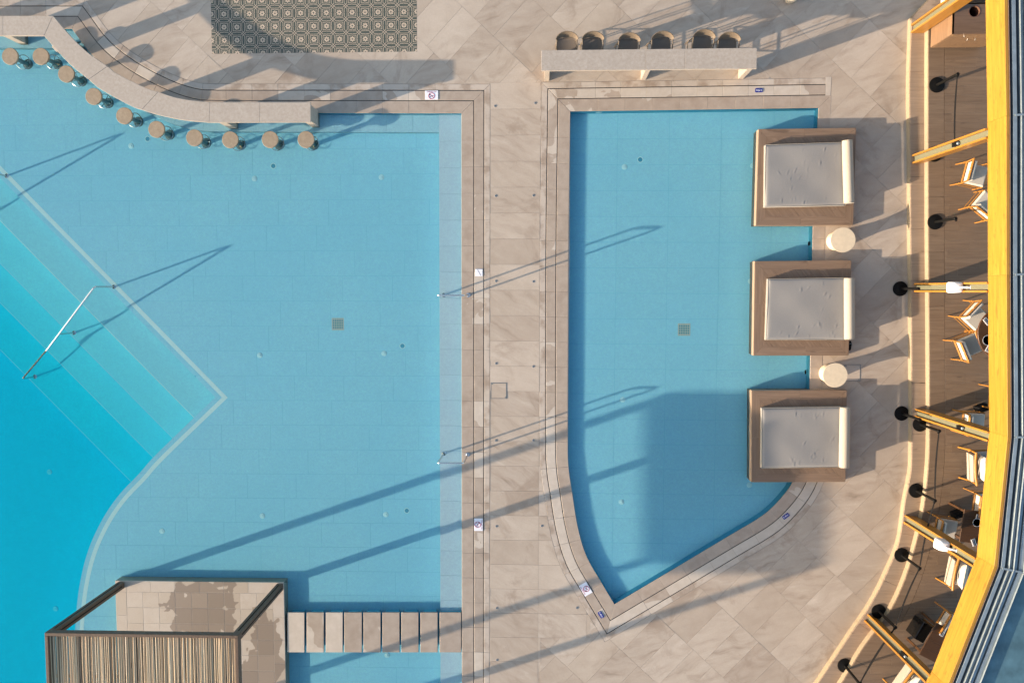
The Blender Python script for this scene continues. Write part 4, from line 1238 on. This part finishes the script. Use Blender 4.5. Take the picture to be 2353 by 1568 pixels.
# ================================================================== ROPE POSTS
def make_post():
    t = thing('rope_post', 'x', 'rope post', (0, 0, 0))
    MB().lathe([(0, 0), (.168, 0), (.17, .01), (.165, .022), (.06, .035), (.03, .045), (0, .045)], (0, 0, 0), 40).build('base', 'black_metal', t)
    MB().lathe([(.031, 0), (.031, .84), (.0, .84)], (0, 0, .04), 20).build('pole', 'black_metal', t)
    MB().lathe([(.036, 0), (.038, .004), (.038, .05), (.03, .06), (0, .06)], (0, 0, .845), 20).build('head', 'black_metal', t)
    MB().box((.045, 0, .875), (.03, .03, .05), bev=.003).build('belt_clip', 'black_metal', t)
    return t
rp = make_post()
RPOS = [(2151.5, 195.7, ZT), (2146, 354.5, ZT), (2147.5, 510, ZT), (2067.5, 663, 0), (2070.8, 949, 0), (2113, 973.8, .17), (2104, 1126, .17), (2070.8, 1273.7, .17), (2018, 1403, .17), (1940, 1527, .17)]
RL = ['black rope post nearest the walnut cabinet', 'black rope post half hidden behind the second timber column', 'black rope post on the terrace, below the second timber column', 'black rope post on the stone deck at the column with the upper white lamp',
      'black rope post on the stone deck at the fourth timber column', 'black rope post on the step, right behind the fourth timber column', 'black rope post on the step above the fifth timber column', 'black rope post on the step between the lower two timber columns',
      'black rope post on the step at the lowest timber column', 'black rope post at the bottom edge of the photo']
posts = []
for k, (x, y, z) in enumerate(RPOS):
    o = rp if k == 0 else copy_tree(rp)
    p = W(x, y, z); o.location = (p.x, p.y, z); o.rotation_euler = (0, 0, rad((-90, -90, -70, -160, 170, -105, -105, -110, -120, 45)[k]))
    o['label'] = RL[k]; o['group'] = 'black rope posts along the terrace'; posts.append(o)
for a, b, lab in ((0, 1, 'black belt between the two upper rope posts'), (5, 6, 'black belt from the fourth column down to the next rope post'), (6, 7, 'black belt passing behind the fifth timber column'), (7, 8, 'black belt passing above the lowest timber column'), (8, 9, 'black belt at the bottom, passing behind the lowest column')):
    A, Bq = posts[a].location + Vector((0, 0, .875)), posts[b].location + Vector((0, 0, .875))
    d = (Bq - A); u = d.normalized(); A = A + u * .05; Bq = Bq - u * .05; side = Vector((-u.y, u.x, 0)).normalized() * .0015
    m = MB(); vs = []; fs = []; nn = 14
    for k in range(nn + 1):
        s = k / nn; c = A + (Bq - A) * s - Vector((0, 0, .05 * 4 * s * (1 - s)))
        tw = Vector((side.x / .0015, side.y / .0015, 0)); an = .0 + .9 * math.sin(math.pi * s) * (.5 if a == 8 else .25)
        off = (Vector((0, 0, 1)) * math.cos(an) + tw * math.sin(an)) * .024
        for sx, so in ((1, 1), (-1, 1), (-1, -1), (1, -1)): vs.append(c + off * so + side * sx)
    for k in range(nn):
        for i in range(4): fs.append((k * 4 + i, k * 4 + (i + 1) % 4, k * 4 + 4 + (i + 1) % 4, k * 4 + 4 + i))
    m.add(vs, fs); m.build('barrier_belt', 'belt', None, label=lab, cat='belt', group='belts between the rope posts')

# ================================================================== TIMBER COLUMNS, FASCIA, ROOF
ZE = 3.10
vv_ = WL([(2262, -90), (2268, 282), (2269, 633), (2272, 990), (2243, 1276), (2140, 1541), (1985, 1800)], ZE)
FS = [Vector(v) for v in vv_]
cols = [((2092.5, 58), (2092, 75), 'timber column at the top, beside the walnut cabinet'), ((2093.8, 358), (2094.6, 374.5), 'second timber column from the top, with a small black spotlight'), ((2099, 652.5), (2098.3, 669), 'timber column carrying the upper white lamp'),
        ((2101.6, 940), (2101, 956.5), 'timber column behind the close pair of rope posts'), ((2078, 1183), (2075, 1199.5), 'timber column carrying the lower white lamp'), ((1992.5, 1410), (1984.5, 1424), 'lowest timber column, with a black spotlight near its top')]
colpos = []
for a, b, lab in cols:
    A, Bq = W(*a, .17), W(*b, .17); c = (A + Bq) / 2
    ax = (A - Bq).normalized()                                        # along the front edge
    inn = Vector((ax.y, -ax.x))                                       # towards the terrace
    ang = math.atan2(inn.y, inn.x)
    t = thing('timber_column', lab, 'column', (c.x, c.y, .171), ang, 'timber columns of the terrace roof')
    Hc = ZE + .02 - .171
    for s in (-1, 1):
        MB().box((.14, s * .08, Hc / 2), (.28, .038, Hc), bev=.003).build('flange_board', 'timber_post', t)
    MB().box((.155, 0, Hc / 2 + .002), (.20, .120, Hc - .004)).build('web_panel', 'web_panel', t)
    colpos.append((c, ang, Hc))
def on_column(k, z, name, lab, cat):
    c, ang, Hc = colpos[k]
    return thing(name, lab, cat, (c.x, c.y, z), ang, {'spotlight': 'spotlights on the columns', 'wall_lamp': 'white lamps on the columns'}[name])
for k, z, lab in ((1, 2.02, 'small black spotlight on the second column'), (3, 2.10, 'small black spotlight on the fourth column'), (5, 2.05, 'small black spotlight on the lowest column')):
    t = on_column(k, z, 'spotlight', lab, 'spotlight')
    MB().box((.02, 0, 0), (.065, .085, .19), bev=.006).build('housing', 'black_metal', t)
    MB().lathe([(.03, 0), (.03, .02), (.02, .03), (0, .03)], (.015, 0, .095), 16).build('lens', 'zinc', t)
for k, z, lab in ((2, 2.18, 'white lamp on the column next to the round table'), (4, 2.12, 'white lamp on the column next to the rectangular table')):
    t = on_column(k, z, 'wall_lamp', lab, 'lamp')
    s = 1
    sp = MB(); vs = []; fs = []; 
    prof = [(0, -.15, .09), (0, -.145, .108), (0, -.12, .118), (0, .06, .108), (0, .10, .10), (0, .118, .085), (0, .125, .06)]
    nn = 20
    for (_, zz, r) in prof:
        for i in range(nn):
            a = 2 * math.pi * i / nn; cx, sx = math.cos(a), math.sin(a); e = .42
            vs.append((-.10 + r * math.copysign(abs(cx) ** e, cx), r * math.copysign(abs(sx) ** e, sx), zz))
    for q in range(len(prof) - 1):
        for i in range(nn): fs.append((q * nn + i, q * nn + (i + 1) % nn, (q + 1) * nn + (i + 1) % nn, (q + 1) * nn + i))
    fs.append(tuple(reversed(range(nn)))); fs.append(tuple((len(prof) - 1) * nn + i for i in range(nn)))
    sp.add(vs, fs, True); o = sp.build('shade', 'white_plastic', t)
    MB().tube([(-.10, 0, .115), (-.095, 0, .20), (-.03, 0, .245), (.05, 0, .25)], .022, 10).build('arm', 'white_plastic', t)
    MB().box((.06, 0, .25), (.04, .075, .09), bev=.006).build('mount', 'steel', t)

roof = thing('terrace_roof', 'terrace roof with a golden timber fascia and grey metal sheets', 'roof', (0, 0, 0))
ZT0, ZT1 = ZE, 3.70
def run(nm, mt, d0, d1, z0, z1, split=True, bev=.003):
    A = offset_open(FS, d0); Bq = offset_open(FS, d1)
    for i in range(len(FS) - 1):
        poly = [A[i], A[i + 1], Bq[i + 1], Bq[i]]
        if area(poly) < 0: poly.reverse()
        if split: poly = offset_closed(poly, -.0015)
        c = sum(poly, Vector((0, 0))) / 4; ang = angle_of(A[i], A[i + 1]); Rm = Matrix.Rotation(-ang, 2)
        o = MB().prism([Rm @ (p - c) for p in poly], z0, z1, bev).build(nm, mt, roof); o.location = (c.x, c.y, 0); o.rotation_euler = (0, 0, ang)
run('fascia_board', 'timber', 0, .06, ZT0, ZT1)
run('edge_batten', 'bronze', .061, .075, 3.60, 3.712)
run('gutter', 'zinc_dark', .078, .125, 3.5, 3.585)
run('metal_strip', 'zinc', .126, .20, 3.5, 3.70)
run('gutter', 'zinc_dark', .202, .262, 3.5, 3.60)
run('rib', 'zinc', .263, .272, 3.5, 3.72)
run('metal_strip', 'zinc', .273, .345, 3.5, 3.672)
run('rib', 'zinc', .346, .355, 3.5, 3.73)
run('metal_strip', 'zinc', .356, .43, 3.5, 3.69)
run('gutter', 'zinc_dark', .431, .455, 3.5, 3.63)
run('metal_strip', 'zinc', .456, .53, 3.5, 3.70)
run('rib', 'zinc', .531, .54, 3.5, 3.74)
run('roof_panel', 'roof_panel', .545, 1.75, 3.5, 3.66, True, .006)
run('roof_panel', 'roof_panel', 1.76, 3.2, 3.5, 3.67, True, .006)
# seam covers across the strips at the bends
for i in range(1, len(FS) - 1):
    d = (FS[i + 1] - FS[i - 1]).normalized(); nrm = Vector((-d.y, d.x))
    c = FS[i] + nrm * .34
    MB().box((0, 0, 0), (.38, .035, .012)).build('seam_cover', 'zinc', roof); o = roof.children[-1]; o.location = (c.x, c.y, 3.715); o.rotation_euler = (0, 0, math.atan2(nrm.y, nrm.x))
# beams carrying the roof from column to column and back to the house
run('eave_beam', 'timber_post', .09, .20, 3.10, 3.45)

# ================================================================== TERRACE FURNITURE
def make_chair(w):
    """Armless dining chair facing +x; origin on the floor midway between the back posts."""
    t = thing('dining_chair', 'x', 'chair', (0, 0, 0)); h = w / 2
    for s in (-1, 1):
        MB().tube([(0, s * h, 0), (.03, s * h, .40), (-.02, s * h, .80)], [.013, .018, .014], 10).build('back_post', 'chair_wood', t)
        MB().tube([(.50, s * (h - .01), 0), (.49, s * (h - .01), .41)], [.012, .018], 10).build('front_leg', 'chair_wood', t)
        MB().box((.25, s * (h - .002), .355), (.50, .022, .035), bev=.004).build('side_rail', 'chair_wood', t)
        MB().box((.25, s * (h + .004), .20), (.49, .016, .018), bev=.003).build('stretcher', 'chair_wood', t)
    MB().box((.49, 0, .355), (.022, w - .04, .035), bev=.004).build('front_rail', 'chair_wood', t)
    MB().box((.02, 0, .44), (.022, w - .03, .05), bev=.004).build('back_rail', 'chair_wood', t)
    MB().box((-.008, 0, .755), (.024, w - .03, .07), bev=.005).build('back_rail', 'chair_wood', t)
    MB().box((.004, 0, .757), (.006, w - .06, .055)).build('leather_pad', 'leather', t)
    c = MB(); c.box((.265, 0, .41), (.46, w - .035, .085), bev=.025); c.build('seat_cushion', 'white_fabric', t)
    Mb = Matrix.Translation((.065, 0, .60)) @ Matrix.Rotation(rad(-7), 4, 'Y')
    MB().box((0, 0, 0), (.075, w - .055, .36), 0, Mb, .028).build('back_cushion', 'white_fabric', t)
    MB().box((.02, 0, .76), (.11, .03, .012), bev=.003).build('strap', 'white_fabric', t)
    return t
CH = [((2242.5, 334), (2252, 379), 'wooden chair at the fascia, topmost on the terrace'), ((2194.6, 379.5), (2182.7, 424), 'wooden chair with white cushions below the second timber column'),
      ((2203, 483), (2237.5, 511.2), 'wooden chair turned up towards the table, back to back with the one above'), ((2211.3, 690.5), (2179.2, 724.2), 'upper wooden chair at the round table'),
      ((2167, 782.5), (2183.7, 823), 'lower wooden chair at the round table'), ((2248.5, 880.4), (2243, 931), 'wooden chair under the roof edge above the fourth column'),
      ((2187, 942), (2184, 985), 'wooden chair half hidden behind the fourth timber column'), ((2212.8, 1118.7), (2207, 1168), 'wooden chair above the dark rectangular table at the fifth column'),
      ((2129, 1175), (2120, 1220), 'wooden chair behind the fifth timber column'), ((2148, 1379), (2121, 1422.5), 'wooden chair beside the black box near the lowest column')]
ch0 = make_chair(.47)
for k, (a, b, lab) in enumerate(CH):
    A, Bq = W(*a, ZT), W(*b, ZT); o = ch0 if k == 0 else copy_tree(ch0)
    c = (A + Bq) / 2; d = A - Bq
    o.location = (c.x, c.y, ZT + .001); o.rotation_euler = (0, 0, math.atan2(-d.x, d.y)); o['label'] = lab; o['group'] = 'wooden dining chairs on the terrace'

def pillow_mesh(w, h, th, seed):
    rnd = random.Random(seed); m = MB(); nu = nv = 14; vs = []; fs = []
    for side in (1, -1):
        for j in range(nv + 1):
            for i in range(nu + 1):
                u, v = i / nu * 2 - 1, j / nv * 2 - 1
                k = max(0, (1 - u ** 4) * (1 - v ** 4)) ** .6
                pin = 1 - .06 * (1 - abs(u)) * abs(v) ** 3 - .0
                wr = .012 * math.sin(7 * u + seed) * math.sin(5 * v + seed * 2) * k + .008 * math.sin(13 * u * v + seed)* k
                vs.append((side * (th / 2 * k) + wr, u * w / 2 * (1 - .07 * (1 - v * v) * abs(u) ** 3), v * h / 2 * (1 - .07 * (1 - u * u) * abs(v) ** 3)))
    A = (nu + 1) * (nv + 1)
    for s in range(2):
        for j in range(nv):
            for i in range(nu):
                a = s * A + j * (nu + 1) + i; f = (a, a + 1, a + nu + 2, a + nu + 1); fs.append(f if s == 0 else f[::-1])
    m.add(vs, fs, True); return m
def make_lounge(w):
    t = thing('lounge_chair', 'x', 'armchair', (0, 0, 0)); h = w / 2
    for s in (-1, 1):
        MB().tube([(0, s * h, 0), (.08, s * h, .36), (.03, s * (h - .005), .70)], [.018, .026, .02], 10).build('back_leg', 'timber_post', t)
        MB().tube([(.70, s * (h - .03), 0), (.68, s * (h - .03), .36)], [.018, .026], 10).build('front_leg', 'timber_post', t)
        MB().box((.38, s * (h - .03), .31), (.64, .03, .05), bev=.006).build('side_rail', 'timber_post', t)
    MB().tube([(.03, -h - .015, .70), (.0, -h * .5, .712), (-.006, 0, .714), (.0, h * .5, .712), (.03, h + .015, .70)], .030, 12).build('top_rail', 'timber_post', t)
    M_ = Matrix.Translation((.045, 0, .50)) @ Matrix.Rotation(rad(-9), 4, 'Y')
    MB().box((-.035, 0, -.005), (.06, w - .10, .33), 0, M_, .02).build('back_panel', 'cream_fabric', t)
    MB().box((.40, 0, .385), (.60, w - .09, .12), bev=.04).build('seat_cushion', 'grey_fabric', t)
    return t
LC = [((2201, 1026), (2202.5, 1096), 'wooden armchair with a white pillow below the fourth timber column'), ((2163, 1259), (2149.5, 1327), 'wooden armchair with a white pillow below the lower white lamp'), ((2067, 1503), (2029, 1556.5), 'wooden armchair with a white pillow at the bottom edge of the photo')]
lo0 = make_lounge(.70)
for k, (a, b, lab) in enumerate(LC):
    A, Bq = W(*a, ZT), W(*b, ZT); o = lo0 if k == 0 else copy_tree(lo0)
    c = (A + Bq) / 2; d = A - Bq; rz = math.atan2(-d.x, d.y)
    o.location = (c.x, c.y, ZT + .001); o.rotation_euler = (0, 0, rz); o['label'] = lab; o['group'] = 'wooden armchairs on the terrace'
    m = pillow_mesh(.56, .42, .17, k + 1)
    pz = m.build('pillow', 'white_fabric', None, label=['white pillow on the armchair below the fourth timber column', 'white pillow on the armchair below the lower white lamp', 'white pillow on the armchair at the bottom edge'][k], cat='pillow', group='white pillows on the armchairs')
    off = Matrix.Rotation(rz, 4, 'Z') @ Vector((.19, 0, 0))
    pz.location = (c.x + off.x, c.y + off.y, ZT + .645); pz.rotation_euler = (0, rad(-14), rz)

# ---- tables
p = W(2309, 765, ZT + .75)
t = thing('round_table', 'dark round wooden table half under the roof', 'table', (p.x, p.y, ZT + .001))
MB().lathe([(0, 0), (.565, 0), (.58, .008), (.58, .022), (.574, .03), (0, .03)], (0, 0, .72), 56).build('top', 'table_wood', t)
MB().lathe([(.25, 0), (.24, .02), (.05, .05), (.045, .66), (.12, .715), (0, .715)], (0, 0, 0), 28).build('pedestal', 'chair_wood', t)
MB().lathe([(.566, 0), (.583, .004), (.583, .018), (.566, .02), (.566, 0)], (0, 0, .712), 56).build('edge_band', 'leather', t)
def plate(x, y, z, lab, r=.11):
    p = W(x, y, z); t = thing('plate', lab, 'plate', (p.x, p.y, z), 0, 'grey plates on the tables')
    MB().lathe([(0, 0), (r * .6, 0), (r, .016), (r, .02), (r * .62, .006), (0, .005)], (0, 0, 0), 32).build('dish', 'ceramic', t)
    MB().lathe([(r * .995, .017), (r * 1.01, .02), (r * .99, .022), (r * .97, .02), (r * .995, .017)], (0, 0, 0), 32).build('rim', 'napkin', t)
def napkin(x, y, z, rz, lab, w=.09, h=.16):
    p = W(x, y, z); t = thing('napkin', lab, 'napkin', (p.x, p.y, z), rz, 'folded napkins with cutlery')
    MB().box((0, 0, .005), (w, h, .010), bev=.003).build('cloth', 'napkin', t)
    MB().box((.015, 0, .0125), (.014, h * .95, .003)).build('knife', 'steel', t)
    MB().box((-.016, 0, .0125), (.012, h * .9, .003)).build('fork', 'black_metal', t)
zt = ZT + .752
plate(2268, 781, zt, 'grey plate on the round table at the roof edge')
napkin(2266, 738, zt, rad(40), 'folded napkin on the upper part of the round table'); napkin(2270, 800, zt, rad(-28), 'folded napkin on the lower part of the round table')
def rect_table(a, b, L, lab, ex=0):
    """Table whose left edge runs from a to b (photo units), reaching L metres in under the roof."""
    z = ZT + .74; A, Bq = W(*a, z), W(*b, z); d = (Bq - A); n_ = Vector((-d.y, d.x)).normalized()
    if n_.x < 0: n_ = -n_
    c = (A + Bq) / 2 + n_ * L / 2; ang = math.atan2(n_.y, n_.x); wd = d.length
    t = thing('rectangular_table', lab, 'table', (c.x, c.y, ZT + .001), ang, 'rectangular tables on the terrace')
    k = 4
    for q in range(k): MB().box((0, -wd / 2 + wd / k * (q + .5), .725), (L, wd / k - .002, .03), bev=.003).build('top_board', 'table_wood', t)
    for sx in (-1, 1):
        for sy in (-1, 1): MB().box((sx * (L / 2 - .06), sy * (wd / 2 - .06), .355), (.05, .05, .71), bev=.004).build('leg', 'table_wood', t)
    MB().box((-L / 2 + .06, 0, .67), (.02, wd - .17, .07)).build('apron', 'table_wood', t)
    return t
rect_table((2215.5, 1169), (2203.5, 1243), .80, 'dark rectangular table beside the fifth timber column')
rect_table((2152, 1429.5), (2111, 1502), .80, 'dark rectangular table beside the black box')
napkin(2246, 1189, ZT + .757, rad(-8), 'folded napkin on the table at the fifth column'); plate(2243, 1199, ZT + .757, 'grey plate on the table at the fifth column', .09)
napkin(2165, 1452, ZT + .757, rad(-28), 'folded napkin on the table beside the black box')
napkin(2236.5, 1245, ZT + .757, rad(20), 'dark patterned napkin at the lower end of the table at the fifth column')
# black box at the lowest table and bags on the floor
A, Bq, D = W(2123.4, 1429, ZT + .45), W(2143.7, 1440, ZT + .45), W(2099.5, 1465, ZT + .45)
c = (Bq + D) / 2
t = thing('black_box', 'glossy black square box beside the lowest rectangular table', 'box', (c.x, c.y, ZT + .001), angle_of(A, Bq))
w_, h_ = (Bq - A).length, (D - A).length
MB().box((0, 0, .215), (w_ - .01, h_ - .01, .43), bev=.006).build('body', 'black_gloss', t); MB().box((0, 0, .4425), (w_, h_, .022), bev=.005).build('lid', 'black_gloss', t)
for (x, y, lab) in ((2258, 938, 'black bag on the floor at the chair above the fourth column'), (2203, 1182, 'black bag on the floor beside the table at the fifth column')):
    p = W(x, y, ZT + .2); t = thing('floor_bag', lab, 'bag', (p.x, p.y, ZT + .001), rad(20), 'black bags on the terrace floor')
    MB().box((0, 0, .12), (.24, .16, .24), bev=.04).build('body', 'belt', t)
    MB().tube([(-.08, 0, .235), (-.06, 0, .33), (.06, 0, .33), (.08, 0, .235)], .01, 8).build('handle', 'belt', t)

# ---- waiter's cabinet
zc = ZT + 1.03
a, b = W(2188, 78.5, zc), W(2188, 8, zc)
cx0, cy0, cy1 = a.x, a.y, b.y; cx1 = cx0 + 1.15
cab = thing('waiter_cabinet', 'walnut waiter cabinet with a round waste hole in its top', 'cabinet', (cx0, cy0, ZT + .001))
L, Dp = cx1 - cx0, cy1 - cy0; hx = W(2238, 27, zc)
MB().box((L / 2, Dp / 2, .04), (L - .06, Dp - .06, .08)).build('plinth', 'black_metal', cab)
MB().box((.0125, Dp / 2, .56), (.025, Dp - .002, .94)).build('side_panel', 'walnut_light', cab)
MB().box((L - .0125, Dp / 2, .56), (.025, Dp - .002, .94)).build('side_panel', 'walnut_light', cab)
MB().box((L / 2, Dp - .0125, .56), (L - .052, .022, .94)).build('back_panel', 'walnut', cab)
# top with a round hole
bm = bmesh.new(); hc = Vector((hx.x - cx0, hx.y - cy0)); hr = .105
rect = [Vector(p) for p in ((0, 0), (L, 0), (L, Dp), (0, Dp))]; circ = [hc + Vector((math.cos(q), math.sin(q))) * hr for q in [2 * math.pi * k / 40 for k in range(40)]]
top_t = region([rect, circ], lambda c: (c - hc).length > hr * .985 and inside(c, rect))
bm.free()
link('top', slab_mesh('top', top_t, 1.03, .03, 'walnut'), cab)
MB().lathe([(hr + .001, 0), (hr + .001, .40), (hr + .012, .405), (hr + .012, .40), (hr + .004, .399), (hr + .004, 0)], (hc.x, hc.y, .632), 40).build('waste_ring', 'leather', cab)
MB().box((hc.x, hc.y, .62), (.24, .24, .01)).build('bin_floor', 'black_metal', cab)
for k in range(2):
    x0 = .03 + k * (L - .06) / 2; wd = (L - .06) / 2
    dr = MB().box((x0 + wd / 2, .006, .89), (wd - .006, .02, .20), bev=.002).build('drawer', 'walnut_light', cab)
    MB().tube([(x0 + wd * .5, .0, .90), (x0 + wd * .5, -.03, .90)], .009, 10).build('knob', 'steel', dr)
    do = MB().box((x0 + wd / 2, .006, .44), (wd - .006, .02, .68), bev=.002).build('door', 'walnut_light', cab)
    MB().tube([(x0 + wd * (.85 if k == 0 else .15), .0, .66), (x0 + wd * (.85 if k == 0 else .15), -.03, .66)], .009, 10).build('knob', 'steel', do)
# white tapered box behind the cabinet
p = W(2252, -8, ZT + 1.0)
t = thing('white_box', 'white tapered box behind the walnut cabinet at the top edge', 'box', (p.x, p.y + .06, ZT + .001))
pv = [(-.32, -.10, .0), (.36, -.10, .0), (.36, .30, .0), (-.32, .30, .0), (-.25, -.07, .95), (.27, -.07, .95), (.27, .24, .95), (-.25, .24, .95)]
m = MB(); m.add(pv, [(3, 2, 1, 0), (4, 5, 6, 7), (0, 1, 5, 4), (1, 2, 6, 5), (2, 3, 7, 6), (3, 0, 4, 7)]); m.build('shell', 'white_plastic', t)
MB().box((0, .07, .957), (.54, .33, .012), bev=.003).build('lid', 'white_plastic', t)

if 'TEST_MARK' in globals(): pass
